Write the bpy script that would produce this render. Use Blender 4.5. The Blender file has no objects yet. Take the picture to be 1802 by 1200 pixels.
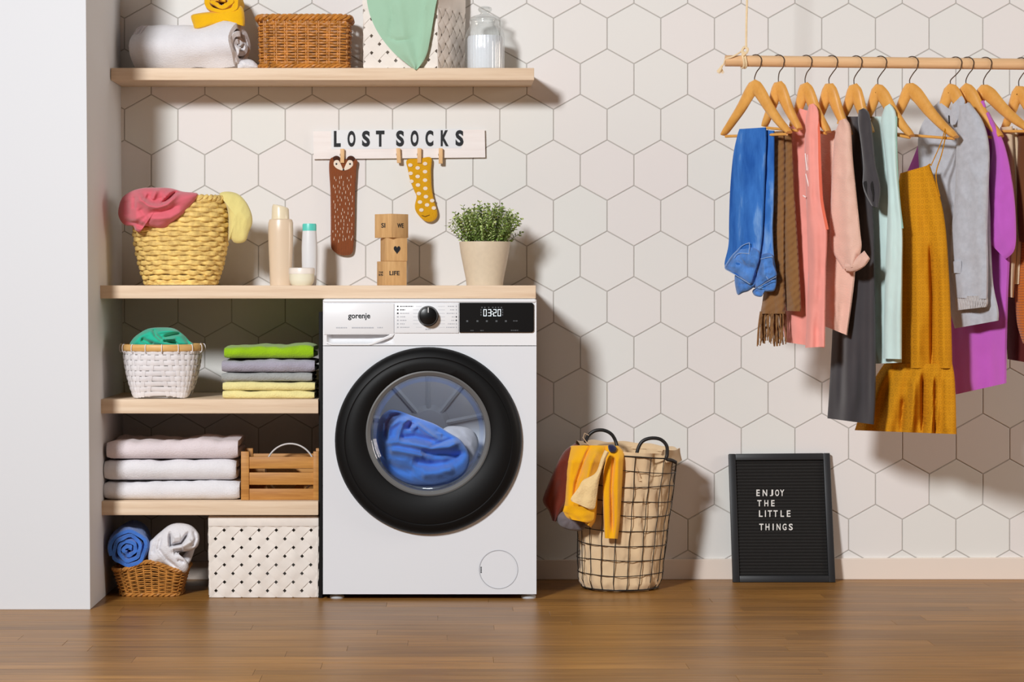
import bpy, bmesh, math, random
from mathutils import Vector, Matrix, noise
from math import sin, cos, pi, sqrt, radians

random.seed(7)
scene = bpy.context.scene
col = scene.collection

# ---------------------------------------------------------------- camera, world, lights, exposure
FPX, VX, VY, DIST, ZC = 4116.0, 781.0, 515.0, 7.0, 0.857   # focal length and principal point for an 1802 px wide frame
cam_d = bpy.data.cameras.new('camera')
cam = bpy.data.objects.new('camera', cam_d)
col.objects.link(cam)
cam.location = (0, -DIST, ZC)
cam.rotation_euler = (pi / 2, 0, 0)
cam_d.sensor_width = 36.0
cam_d.lens = FPX / 1802.0 * 36.0
cam_d.shift_x = (901 - VX) / 1802.0
cam_d.shift_y = -(600 - VY) / 1802.0
cam_d.clip_end = 60
scene.camera = cam

world = bpy.data.worlds.new('studio')
scene.world = world
world.use_nodes = True
bg = world.node_tree.nodes['Background']
bg.inputs[0].default_value = (1.0, 0.80, 0.66, 1)
bg.inputs[1].default_value = 0.095

def area(name, loc, aim, size, energy, color, shape='DISK', size_y=None):
    d = bpy.data.lights.new(name, 'AREA')
    d.shape = shape; d.size = size
    if size_y: d.size_y = size_y
    d.energy = energy; d.color = color
    o = bpy.data.objects.new(name, d)
    col.objects.link(o)
    o.location = loc
    o.rotation_euler = (Vector(aim) - Vector(loc)).to_track_quat('-Z', 'Y').to_euler()
    return o
area('key_softbox', (-1.9, -5.4, 2.85), (5.6, 0, -1.6), 0.75, 354, (0.965, 0.985, 1.0))
area('fill_softbox', (4.7, -1.6, 1.6), (-0.9, -0.35, 0.7), 1.8, 58, (1.0, 0.90, 0.80))

scene.view_settings.view_transform = 'Standard'
scene.view_settings.look = 'None'
scene.view_settings.exposure = 0.0
scene.view_settings.gamma = 1.0
scene.view_settings.use_curve_mapping = False

# ---------------------------------------------------------------- helpers
def P(px, py, y):
    t = (DIST + y) / FPX
    return Vector(((px - VX) * t, y, ZC - (py - VY) * t))
def X(px, y): return (px - VX) * (DIST + y) / FPX
def Z(py, y): return ZC - (py - VY) * (DIST + y) / FPX
def m(px, y): return px * (DIST + y) / FPX
def flat(y0):
    return lambda px, py, off=0.0: P(px, py, y0 + off)
def N(x, y=0.0, z=0.0): return noise.noise(Vector((x, y, z)))
def ridge(x, y=0.0, z=0.0): return 1.0 - 2.2 * abs(noise.noise(Vector((x, y, z))))

def lin(c):
    c = c / 255.0
    return c / 12.92 if c <= 0.04045 else ((c + 0.055) / 1.055) ** 2.4
def rgb(r, g, b): return (lin(r), lin(g), lin(b), 1.0)

def catmull(pts, n, closed=False):
    pts = [tuple(p) for p in pts]
    k = len(pts)
    dense = []
    cnt = k if closed else k - 1
    for i in range(cnt):
        p0 = pts[(i - 1) % k] if closed or i > 0 else pts[0]
        p1 = pts[i]
        p2 = pts[(i + 1) % k]
        p3 = pts[(i + 2) % k] if closed or i + 2 < k else pts[-1]
        for j in range(12):
            t = j / 12.0
            dense.append(tuple(0.5 * ((2 * b) + (-a + c) * t + (2 * a - 5 * b + 4 * c - d) * t * t + (-a + 3 * b - 3 * c + d) * t ** 3)
                               for a, b, c, d in zip(p0, p1, p2, p3)))
    dense.append(pts[0] if closed else pts[-1])
    L = [0.0]
    for a, b in zip(dense, dense[1:]):
        L.append(L[-1] + sqrt(sum((q - w) ** 2 for q, w in zip(a, b))))
    out = []
    tot = L[-1]; i = 0
    num = n if closed else n - 1
    for s in range(n):
        d = tot * s / num
        while i < len(L) - 2 and L[i + 1] < d: i += 1
        seg = L[i + 1] - L[i]
        t = (d - L[i]) / seg if seg > 1e-12 else 0
        out.append(tuple(a + (b - a) * t for a, b in zip(dense[i], dense[i + 1])))
    return out

class MB:
    def __init__(self): self.v = []; self.f = []
    def add(self, vs, fs):
        b = len(self.v)
        self.v += [Vector(p) for p in vs]
        self.f += [tuple(i + b for i in f) for f in fs]
        return self
    def box(self, x0, x1, y0, y1, z0, z1):
        return self.add([(x0, y0, z0), (x1, y0, z0), (x1, y1, z0), (x0, y1, z0), (x0, y0, z1), (x1, y0, z1), (x1, y1, z1), (x0, y1, z1)],
                        [(0, 3, 2, 1), (4, 5, 6, 7), (0, 1, 5, 4), (1, 2, 6, 5), (2, 3, 7, 6), (3, 0, 4, 7)])
    def hexa(self, p):      # eight corners: bottom ring then top ring
        return self.add(p, [(0, 3, 2, 1), (4, 5, 6, 7), (0, 1, 5, 4), (1, 2, 6, 5), (2, 3, 7, 6), (3, 0, 4, 7)])
    def obox(self, c, ux, uy, uz):  # oriented box: centre and half axes
        c, ux, uy, uz = Vector(c), Vector(ux), Vector(uy), Vector(uz)
        return self.hexa([c - ux - uy - uz, c + ux - uy - uz, c + ux + uy - uz, c - ux + uy - uz,
                          c - ux - uy + uz, c + ux - uy + uz, c + ux + uy + uz, c - ux + uy + uz])
    def tube(self, pts, r, seg=8, closed=False, ref=None, caps=True):
        """r: number, (a, b) ellipse along (side, ref), or function(t) of either."""
        pts = [Vector(p) for p in pts]
        n = len(pts)
        rings = []
        prev = None
        for i, p in enumerate(pts):
            a = pts[(i - 1) % n] if closed or i > 0 else p
            b = pts[(i + 1) % n] if closed or i < n - 1 else p
            t = (b - a)
            t = t.normalized() if t.length > 1e-9 else Vector((0, 0, 1))
            if ref is not None:
                rv = ref(i) if callable(ref) else Vector(ref)
                nrm = rv - t * rv.dot(t)
            elif prev is not None:
                nrm = prev - t * prev.dot(t)
            else:
                q = Vector((0, 0, 1)) if abs(t.z) < 0.9 else Vector((1, 0, 0))
                nrm = q - t * q.dot(t)
            nrm = nrm.normalized() if nrm.length > 1e-9 else t.orthogonal().normalized()
            prev = nrm
            side = t.cross(nrm)
            rr = r(i / max(1, n - 1)) if callable(r) else r
            ra, rb = rr if isinstance(rr, tuple) else (rr, rr)
            rings.append([p + side * (ra * cos(2 * pi * k / seg)) + nrm * (rb * sin(2 * pi * k / seg)) for k in range(seg)])
        vs = [q for ring in rings for q in ring]
        fs = []
        for i in range(n if closed else n - 1):
            j = (i + 1) % n
            for k in range(seg):
                l = (k + 1) % seg
                fs.append((i * seg + k, i * seg + l, j * seg + l, j * seg + k))
        if not closed and caps:
            fs.append(tuple(range(seg - 1, -1, -1)))
            fs.append(tuple((n - 1) * seg + k for k in range(seg)))
        return self.add(vs, fs)
    def lathe(self, prof, c, seg=48, axis='z', caps=True, ang=(0, 2 * pi), rfun=None):
        """prof: list of (r, h) or (r, h, dx, dz); c: centre; axis z (upright) or y (facing the viewer)."""
        c = Vector(c)
        vs, fs = [], []
        for q in prof:
            r, h = q[0], q[1]
            for k in range(seg):
                a = 2 * pi * k / seg
                rr = r * (rfun(a, h) if rfun else 1)
                if axis == 'z': vs.append(c + Vector((rr * cos(a), rr * sin(a), h)))
                else:
                    dx, dz = (q[2], q[3]) if len(q) > 3 else (0, 0)
                    vs.append(c + Vector((rr * cos(a) + dx, h, rr * sin(a) + dz)))
        n = len(prof)
        for i in range(n - 1):
            for k in range(seg):
                l = (k + 1) % seg
                fs.append((i * seg + k, i * seg + l, (i + 1) * seg + l, (i + 1) * seg + k))
        if caps:
            fs.append(tuple(range(seg - 1, -1, -1)))
            fs.append(tuple((n - 1) * seg + k for k in range(seg)))
        return self.add(vs, fs)
    def grid(self, fn, nu, nv, closed_u=False):
        vs = [fn(i / nu, j / nv) for j in range(nv + 1) for i in range(nu if closed_u else nu + 1)]
        w = nu if closed_u else nu + 1
        fs = []
        for j in range(nv):
            for i in range(nu):
                k = (i + 1) % w
                fs.append((j * w + i, j * w + k, (j + 1) * w + k, (j + 1) * w + i))
        return self.add(vs, fs)
    def prism(self, outline, y0, y1):      # outline of (x, z), front at y0
        n = len(outline)
        vs = [(x, y0, z) for x, z in outline] + [(x, y1, z) for x, z in outline]
        fs = [tuple(range(n)), tuple(range(2 * n - 1, n - 1, -1))]
        fs += [(i, i + n, (i + 1) % n + n, (i + 1) % n) for i in range(n)]
        return self.add(vs, fs)
    def build(self, name, mat, parent=None, origin=None, smooth=True, bevel=0.0, bseg=2, angle=40):
        off = Vector((0, 0, 0))
        if parent is not None:
            q = parent
            while q is not None:
                off += Vector(q.location); q = q.parent
        elif origin is not None:
            off = Vector(origin)
        me = bpy.data.meshes.new(name)
        me.from_pydata([p - off for p in self.v], [], self.f)
        bm = bmesh.new(); bm.from_mesh(me)
        bmesh.ops.recalc_face_normals(bm, faces=bm.faces)
        if bevel:
            ed = [e for e in bm.edges if len(e.link_faces) == 2 and e.calc_face_angle(0) > radians(35)]
            bmesh.ops.bevel(bm, geom=ed, offset=bevel, segments=bseg, affect='EDGES', profile=0.5, clamp_overlap=True)
        for f in bm.faces: f.smooth = smooth
        if smooth:
            for e in bm.edges:
                if len(e.link_faces) == 2 and e.calc_face_angle(0) > radians(angle): e.smooth = False
        bm.to_mesh(me); bm.free()
        me.materials.append(mat)
        o = bpy.data.objects.new(name, me)
        col.objects.link(o)
        if parent is not None: o.parent = parent
        else: o.location = off
        return o

def tag(o, label=None, cat=None, group=None, kind=None):
    if label: o['label'] = label
    if cat: o['category'] = cat
    if group: o['group'] = group
    if kind: o['kind'] = kind
    return o
def thing(name, label, cat, loc, group=None):
    o = bpy.data.objects.new(name, None)
    o.empty_display_size = 0.05
    col.objects.link(o)
    o.location = loc
    return tag(o, label, cat, group)

# ---------------------------------------------------------------- materials
def newmat(name):
    mt = bpy.data.materials.new(name); mt.use_nodes = True
    nt = mt.node_tree
    return mt, nt, nt.nodes['Principled BSDF']
def coords(nt, scale=(1, 1, 1), rot=(0, 0, 0), rnd=False):
    tc = nt.nodes.new('ShaderNodeTexCoord'); mp = nt.nodes.new('ShaderNodeMapping')
    mp.inputs['Scale'].default_value = scale; mp.inputs['Rotation'].default_value = rot
    nt.links.new(tc.outputs['Object'], mp.inputs['Vector'])
    if rnd:
        oi = nt.nodes.new('ShaderNodeObjectInfo'); ml = nt.nodes.new('ShaderNodeMath'); ml.operation = 'MULTIPLY'
        ml.inputs[1].default_value = 37.0
        nt.links.new(oi.outputs['Random'], ml.inputs[0])
        cb = nt.nodes.new('ShaderNodeCombineXYZ')
        nt.links.new(ml.outputs[0], cb.inputs[0]); nt.links.new(ml.outputs[0], cb.inputs[2])
        nt.links.new(cb.outputs[0], mp.inputs['Location'])
    return mp.outputs[0]
def nz(nt, vec, scale, detail=3, rough=0.55):
    n = nt.nodes.new('ShaderNodeTexNoise')
    n.inputs['Scale'].default_value = scale; n.inputs['Detail'].default_value = detail; n.inputs['Roughness'].default_value = rough
    nt.links.new(vec, n.inputs['Vector'])
    return n.outputs['Fac']
def ramp(nt, fac, stops):
    r = nt.nodes.new('ShaderNodeValToRGB')
    el = r.color_ramp.elements
    while len(el) < len(stops): el.new(0.5)
    for e, (p, c) in zip(el, stops): e.position = p; e.color = c
    nt.links.new(fac, r.inputs[0])
    return r.outputs[0]
def bump(nt, b, height, strength, dist=0.002):
    n = nt.nodes.new('ShaderNodeBump')
    n.inputs['Strength'].default_value = strength; n.inputs['Distance'].default_value = dist
    nt.links.new(height, n.inputs['Height']); nt.links.new(n.outputs[0], b.inputs['Normal'])
def shade(c, k): return (min(1, c[0] * k), min(1, c[1] * k), min(1, c[2] * k), 1)

def plain(name, c, rough=0.5, metal=0.0, spec=0.5, var=0.0, vscale=12, bmp=0.0, bscale=300, coat=0.0, emit=None, sub=0):
    mt, nt, b = newmat(name)
    b.inputs['Roughness'].default_value = rough; b.inputs['Metallic'].default_value = metal
    b.inputs['Specular IOR Level'].default_value = spec
    b.inputs['Base Color'].default_value = c
    if coat: b.inputs['Coat Weight'].default_value = coat
    if emit: b.inputs['Emission Color'].default_value = c; b.inputs['Emission Strength'].default_value = emit
    if sub: b.inputs['Subsurface Weight'].default_value = sub; b.inputs['Subsurface Scale'].default_value = 0.01
    if var:
        f = nz(nt, coords(nt), vscale)
        nt.links.new(ramp(nt, f, [(0.3, shade(c, 1 - var)), (0.7, shade(c, 1 + var))]), b.inputs['Base Color'])
    if bmp: bump(nt, b, nz(nt, coords(nt), bscale, 2), bmp, 0.002)
    return mt
def fabric(name, c, var=0.10, vscale=9, bmp=0.35, bscale=420, rough=0.92, fuzz=0.25, rib=None):
    mt, nt, b = newmat(name)
    b.inputs['Roughness'].default_value = rough; b.inputs['Specular IOR Level'].default_value = 0.15
    b.inputs['Sheen Weight'].default_value = fuzz; b.inputs['Sheen Roughness'].default_value = 0.6
    f = nz(nt, coords(nt), vscale, 4)
    nt.links.new(ramp(nt, f, [(0.3, shade(c, 1 - var)), (0.7, shade(c, 1 + var * 0.6))]), b.inputs['Base Color'])
    h = nz(nt, coords(nt), bscale, 2)
    if rib:     # rib = (scale, rotation): fine parallel ridges
        w = nt.nodes.new('ShaderNodeTexWave'); w.wave_type = 'BANDS'; w.bands_direction = 'Z'
        w.inputs['Scale'].default_value = rib[0]; w.inputs['Distortion'].default_value = 0.6; w.inputs['Detail'].default_value = 1
        nt.links.new(coords(nt, rot=rib[1]), w.inputs['Vector'])
        mx = nt.nodes.new('ShaderNodeMath'); mx.operation = 'ADD'
        nt.links.new(w.outputs['Fac'], mx.inputs[0]); nt.links.new(h, mx.inputs[1]); h = mx.outputs[0]
    bump(nt, b, h, bmp, 0.003)
    return mt
def wood(name, c1, c2, scale=(1.2, 14, 14), rough=0.5, rnd=False, c3=None, spec=0.4, det=4, nsc=4.0):
    mt, nt, b = newmat(name)
    b.inputs['Roughness'].default_value = rough; b.inputs['Specular IOR Level'].default_value = spec
    vec = coords(nt, scale, rnd=rnd)
    f = nz(nt, vec, nsc, det, 0.65)
    st = [(0.3, c1), (0.7, c2)] if c3 is None else [(0.25, c1), (0.5, c3), (0.75, c2)]
    out = ramp(nt, f, st)
    if rnd:
        oi = nt.nodes.new('ShaderNodeObjectInfo')
        hs = nt.nodes.new('ShaderNodeHueSaturation')
        mr = nt.nodes.new('ShaderNodeMapRange'); mr.inputs[3].default_value = 0.80; mr.inputs[4].default_value = 1.14
        nt.links.new(oi.outputs['Random'], mr.inputs[0]); nt.links.new(mr.outputs[0], hs.inputs['Value'])
        nt.links.new(out, hs.inputs['Color']); out = hs.outputs[0]
    nt.links.new(out, b.inputs['Base Color'])
    bump(nt, b, f, 0.08, 0.001)
    return mt
def glassy(name, tint=(1, 1, 1, 1), gloss=0.06, rough=0.02, edge=0.5):
    """Thin clear glass: it lets light through and reflects more at grazing angles."""
    mt = bpy.data.materials.new(name); mt.use_nodes = True
    nt = mt.node_tree; nt.nodes.remove(nt.nodes['Principled BSDF'])
    out = nt.nodes['Material Output']
    tr = nt.nodes.new('ShaderNodeBsdfTransparent'); tr.inputs[0].default_value = tint
    gl = nt.nodes.new('ShaderNodeBsdfGlossy'); gl.inputs['Roughness'].default_value = rough
    lw = nt.nodes.new('ShaderNodeLayerWeight'); lw.inputs['Blend'].default_value = 0.35
    mr = nt.nodes.new('ShaderNodeMapRange'); mr.inputs[3].default_value = gloss; mr.inputs[4].default_value = edge
    nt.links.new(lw.outputs['Facing'], mr.inputs[0])
    mx = nt.nodes.new('ShaderNodeMixShader')
    nt.links.new(mr.outputs[0], mx.inputs[0]); nt.links.new(tr.outputs[0], mx.inputs[1]); nt.links.new(gl.outputs[0], mx.inputs[2])
    nt.links.new(mx.outputs[0], out.inputs['Surface'])
    return mt

# tile, wall and floor finishes
def tile_mat():
    mt, nt, b = newmat('glazed_tile')
    b.inputs['Roughness'].default_value = 0.55; b.inputs['Specular IOR Level'].default_value = 0.25
    oi = nt.nodes.new('ShaderNodeObjectInfo')
    nt.links.new(ramp(nt, oi.outputs['Random'], [(0.0, rgb(232, 227, 225)), (0.5, rgb(231, 228, 225)), (1.0, rgb(229, 229, 225))]), b.inputs['Base Color'])
    return mt
M_tile = tile_mat()
M_grout = plain('grout', rgb(186, 182, 177), 0.9, spec=0.1)
M_paint = plain('white_wall_paint', rgb(221, 223, 227), 0.7, spec=0.2, bmp=0.05, bscale=60)
M_base = plain('baseboard_paint', rgb(236, 222, 210), 0.5, spec=0.3)
M_plank = wood('floor_plank_wood', rgb(116, 78, 36), rgb(182, 132, 68), (0.8, 20, 4), 0.36, True, rgb(150, 105, 50), spec=0.24)
M_floor = wood('floor_wood', rgb(112, 76, 46), rgb(165, 118, 76), (0.9, 16, 4), 0.4)
M_oak = wood('pale_oak', rgb(214, 184, 154), rgb(239, 217, 192), (0.7, 22, 16), 0.55, False, rgb(229, 204, 176), spec=0.2)
M_hanger = wood('hanger_wood', rgb(212, 150, 70), rgb(230, 170, 88), (9, 9, 7), 0.35, spec=0.45)
M_rail = wood('rail_wood', rgb(222, 176, 128), rgb(238, 196, 150), (1, 18, 18), 0.5)
M_crate = wood('crate_wood', rgb(170, 112, 50), rgb(206, 148, 76), (1.5, 18, 22), 0.5)
M_block = wood('block_wood', rgb(196, 150, 98), rgb(222, 180, 126), (26, 26, 3), 0.55, rnd=False, c3=rgb(208, 164, 110))
M_white = plain('white_enamel', rgb(226, 228, 233), 0.28, spec=0.45)
M_whitemat = plain('white_plastic', rgb(236, 237, 240), 0.35, spec=0.4)
M_black = plain('black_gloss_plastic', rgb(12, 12, 13), 0.3, spec=0.3)
M_blackdoor = plain('black_door_plastic', rgb(15, 15, 16), 0.5, spec=0.18)
M_blackmat = plain('black_matt', rgb(20, 19, 18), 0.7, spec=0.2)
M_print = plain('dark_print', rgb(40, 42, 46), 0.6, spec=0.2)
M_printlight = plain('grey_print', rgb(184, 186, 192), 0.6, spec=0.2)
M_led = plain('lit_digits', rgb(225, 235, 240), 0.5, emit=0.55)
M_ledlow = plain('dim_icons', rgb(74, 78, 82), 0.5, emit=0.05)
M_greyring = plain('grey_door_ring', rgb(104, 104, 104), 0.42, spec=0.4)
M_drum = plain('steel_drum', rgb(190, 193, 197), 0.5, metal=0.15)
M_glass = glassy('clear_glass')
M_doorglass = glassy('door_glass', (0.93, 0.95, 1, 1), 0.05, 0.03, 0.55)
M_jarglass = glassy('jar_glass', (0.95, 0.97, 0.97, 1), 0.05, 0.05, 0.75)
M_foot = plain('grey_foot', rgb(190, 194, 198), 0.35, spec=0.5)
M_wire = plain('black_wire', rgb(26, 24, 24), 0.45, spec=0.5)
M_steel = plain('hook_steel', rgb(130, 120, 112), 0.28, metal=1.0)

def pale(name, c, **k): return fabric(name, c, **k)
F_white = fabric('white_terry', rgb(232, 230, 234), 0.05, 14, 0.6, 260)
F_pinkwhite = fabric('blush_terry', rgb(228, 216, 220), 0.05, 14, 0.6, 260)
F_yellow = fabric('yellow_fleece', rgb(240, 184, 8), 0.08, 10, 0.35, 300)
F_pink = fabric('rose_cotton', rgb(218, 104, 118), 0.06, 10, 0.15, 500, rough=0.8)
F_lemon = fabric('lemon_cotton', rgb(232, 218, 140), 0.05, 10, 0.3, 400)
F_mint = fabric('mint_linen', rgb(164, 203, 176), 0.04, 10, 0.15, 700, rough=0.85)
F_teal = fabric('teal_cotton', rgb(34, 190, 156), 0.08, 10, 0.15, 500, rough=0.75)
F_green = fabric('lime_terry', rgb(150, 196, 14), 0.10, 24, 0.8, 230)
F_lilac = fabric('lilac_grey_terry', rgb(168, 164, 180), 0.08, 24, 0.8, 230)
F_grey = fabric('grey_terry', rgb(162, 164, 162), 0.10, 24, 0.9, 200)
F_cream = fabric('cream_yellow_terry', rgb(238, 226, 158), 0.06, 24, 0.8, 230)
F_blue = fabric('blue_terry', rgb(66, 118, 204), 0.12, 26, 0.8, 230)
F_blue2 = fabric('blue_fleece', rgb(78, 136, 222), 0.06, 8, 0.25, 300, fuzz=0.4)
F_greywhite = fabric('pale_grey_cloth', rgb(200, 198, 200), 0.05, 10, 0.2, 400)
F_rust = fabric('rust_wool', rgb(100, 34, 18), 0.1, 12, 0.3, 300)
F_mustard = fabric('amber_wool', rgb(240, 174, 6), 0.06, 12, 0.35, 320)
F_patch = fabric('cream_fleece', rgb(238, 206, 150), 0.1, 40, 0.6, 200)
F_navy = fabric('navy_cotton', rgb(34, 34, 70), 0.1)
F_slate = fabric('slate_cotton', rgb(112, 104, 108), 0.1)
F_liner = fabric('linen_liner', rgb(226, 196, 156), 0.06, 9, 0.2, 600)
F_denim = fabric('blue_denim', rgb(56, 108, 180), 0.35, 10, 0.25, 700)
F_denim2 = fabric('denim_waistband', rgb(76, 130, 204), 0.45, 30, 0.3, 500)
F_brown = fabric('brown_wool', rgb(140, 98, 56), 0.10, 14, 0.55, 90, rib=(20, (0, 0.7, 0)))
F_coral = fabric('coral_cotton', rgb(244, 158, 146), 0.06, 10, 0.15, 500)
F_blush = fabric('blush_knit', rgb(236, 192, 174), 0.06, 14, 0.35, 260, rib=(120, (0, 0.15, 0)))
F_char = fabric('charcoal_jersey', rgb(64, 61, 64), 0.08, 14, 0.15, 600)
F_mintc = fabric('pale_mint_cotton', rgb(204, 228, 224), 0.05, 10, 0.15, 500)
F_heather = fabric('heather_grey_jersey', rgb(184, 186, 194), 0.10, 60, 0.2, 500)
F_cuff = fabric('ribbed_grey_cuff', rgb(190, 186, 186), 0.06, 30, 0.8, 200)
F_violet = fabric('violet_jersey', rgb(190, 92, 190), 0.05, 10, 0.15, 500)
F_sand = fabric('sand_cotton', rgb(214, 190, 158), 0.05, 10, 0.15, 500)
F_orange = fabric('orange_rib_knit', rgb(200, 104, 18), 0.08, 14, 0.9, 200, rib=(42, (0, 0.0, 0)))
F_choc = fabric('chocolate_wool', rgb(104, 58, 22), 0.08, 14, 0.3, 400)
F_maroon = fabric('maroon_cotton', rgb(84, 22, 18), 0.08, 14, 0.2, 400)
F_rope = fabric('cotton_rope', rgb(240, 214, 172), 0.06, 60, 0.6, 300)
F_straw = plain('seagrass', rgb(238, 200, 122), 0.55, spec=0.3, var=0.28, vscale=60)
F_wicker = plain('brown_wicker', rgb(192, 126, 52), 0.45, spec=0.4, var=0.32, vscale=45)
F_wicker2 = plain('honey_wicker', rgb(190, 130, 62), 0.5, spec=0.35, var=0.3, vscale=50)
F_strap = plain('white_wood_chip_strap', rgb(236, 228, 220), 0.65, spec=0.2, var=0.04, vscale=30)
F_plait = plain('white_painted_bamboo', rgb(232, 228, 230), 0.6, spec=0.25, var=0.03, vscale=40)
F_bamboo = wood('bamboo_rim', rgb(214, 164, 96), rgb(232, 188, 122), (3, 3, 30), 0.45)

def dress_mat():
    mt, nt, b = newmat('mustard_floral_print')
    b.inputs['Roughness'].default_value = 0.85; b.inputs['Specular IOR Level'].default_value = 0.15
    vo = nt.nodes.new('ShaderNodeTexVoronoi'); vo.voronoi_dimensions = '2D'; vo.inputs['Scale'].default_value = 66; vo.inputs['Randomness'].default_value = 0.2
    nt.links.new(coords(nt, (1.5, 1, 1), (pi / 2, 0, 0)), vo.inputs['Vector'])
    c = ramp(nt, vo.outputs['Distance'], [(0.0, rgb(186, 124, 20)), (0.16, rgb(216, 150, 26)), (0.30, rgb(182, 120, 20)), (0.42, rgb(212, 146, 26)), (0.7, rgb(204, 138, 22))])
    nt.links.new(c, b.inputs['Base Color'])
    bump(nt, b, nz(nt, coords(nt), 500, 2), 0.2, 0.002)
    return mt
F_dress = dress_mat()
def denim_mat():
    mt, nt, b = newmat('washed_denim')
    b.inputs['Roughness'].default_value = 0.9; b.inputs['Specular IOR Level'].default_value = 0.15
    f = nz(nt, coords(nt, (9, 9, 2.2)), 1.6, 5, 0.6)
    c = ramp(nt, f, [(0.34, rgb(36, 88, 166)), (0.52, rgb(60, 118, 196)), (0.68, rgb(140, 180, 228))])
    nt.links.new(c, b.inputs['Base Color'])
    bump(nt, b, nz(nt, coords(nt), 600, 2), 0.3, 0.002)
    return mt
F_denim = denim_mat()

# ---------------------------------------------------------------- cloth makers
def crease_off(creases, px, py):
    """Fold lines in image units: (points, width, depth); positive depth stands up towards the viewer."""
    t = 0.0
    for pts, w, d in creases:
        best = 1e9; end = 1.0
        n = len(pts)
        for i in range(n - 1):
            ax, ay = pts[i]; bx, by = pts[i + 1]
            dx, dy = bx - ax, by - ay
            L2 = dx * dx + dy * dy + 1e-9
            k = max(0.0, min(1.0, ((px - ax) * dx + (py - ay) * dy) / L2))
            q = (px - ax - dx * k) ** 2 + (py - ay - dy * k) ** 2
            if q < best:
                best = q
                u = (i + k) / (n - 1)
                end = min(1.0, u / 0.15 + 0.25, (1 - u) / 0.15 + 0.25)
        t += d * end * math.exp(-best / (w * w))
    return t
def strip(mb, L, R, solve, n=44, cols=22, thick=0.012, amp=0.008, freq=2.0, seed=0.0, grow=True, crumple=0.0, csc=30.0, creases=()):
    """A hanging piece of cloth between two outlines; front and back layers form a flat open tube."""
    Ls, Rs = catmull(L, n), catmull(R, n)
    rows = []
    for j in range(n):
        v = j / (n - 1)
        front, back = [], []
        for i in range(cols + 1):
            u = i / cols
            px = Ls[j][0] + (Rs[j][0] - Ls[j][0]) * u
            py = Ls[j][1] + (Rs[j][1] - Ls[j][1]) * u
            e = sqrt(max(0.0, 1 - (2 * u - 1) ** 2))
            g = (0.25 + 0.75 * v) if grow else 1.0
            fo = amp * g * sin(2 * pi * (freq * u + 0.35 * N(v * 2.2, seed)) + seed * 3) + amp * 0.7 * g * N(u * freq * 2, v * 3, seed)
            cr = crumple * ridge(px / csc, py / csc * 0.7, seed + 5) * e if crumple else 0.0
            if creases: cr += crease_off(creases, px, py) * min(1.0, e * 2)
            front.append(solve(px, py, -thick * e + fo * (0.4 + 0.6 * e) - cr))
            back.append(solve(px, py, thick * e + fo * (0.4 + 0.6 * e)))
        rows.append(front + back[-2:0:-1])
    w = len(rows[0])
    vs = [p for r in rows for p in r]
    fs = [(j * w + i, j * w + (i + 1) % w, (j + 1) * w + (i + 1) % w, (j + 1) * w + i) for j in range(n - 1) for i in range(w)]
    fs.append(tuple(range(w - 1, -1, -1)))
    return mb.add(vs, fs)

def puff(mb, outline, solve, bf, bb, amp=0.006, sc=24.0, seed=0.0, aniso=(1.0, 1.0, 0.0), c=None, nr=18, na=90, rnd=0.5, creases=()):
    """A crumpled piece of cloth filling an outline, bulging bf towards and bb away from the viewer."""
    o = catmull(outline, na, True)
    if c is None: c = (sum(p[0] for p in o) / na, sum(p[1] for p in o) / na)
    ca, sa = cos(aniso[2]), sin(aniso[2])
    def h(px, py):
        a, b = (px * ca + py * sa) / sc / aniso[0], (-px * sa + py * ca) / sc / aniso[1]
        return ridge(a, b, seed) * 0.7 + ridge(a * 2.1 + 3, b * 2.1, seed + 4) * 0.3
    def ring(rr, sign):
        out = []
        for k in range(na):
            px = c[0] + (o[k][0] - c[0]) * rr; py = c[1] + (o[k][1] - c[1]) * rr
            dome = (1 - rr ** 2.2) ** rnd
            w = 1 - rr ** 6
            if sign < 0: off = -bf * dome - amp * h(px, py) * w - (crease_off(creases, px, py) * min(1.0, (1 - rr) * 6) if creases else 0)
            else: off = bb * dome
            out.append(solve(px, py, off))
        return out
    vs, fs = [], []
    fr = [ring(i / nr, -1) for i in range(1, nr + 1)]
    bk = [ring(i / 6, 1) for i in range(5, 0, -1)]
    rings = fr + bk
    vs.append(solve(c[0], c[1], -bf - amp * h(*c) - (crease_off(creases, *c) if creases else 0)))
    for r in rings: vs += r
    vs.append(solve(c[0], c[1], bb))
    for k in range(na):
        l = (k + 1) % na
        fs.append((0, 1 + k, 1 + l))
        for i in range(len(rings) - 1):
            fs.append((1 + i * na + k, 1 + (i + 1) * na + k, 1 + (i + 1) * na + l, 1 + i * na + l))
        e = 1 + (len(rings) - 1) * na
        fs.append((e + k, len(vs) - 1, e + l))
    return mb.add(vs, fs)

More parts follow.
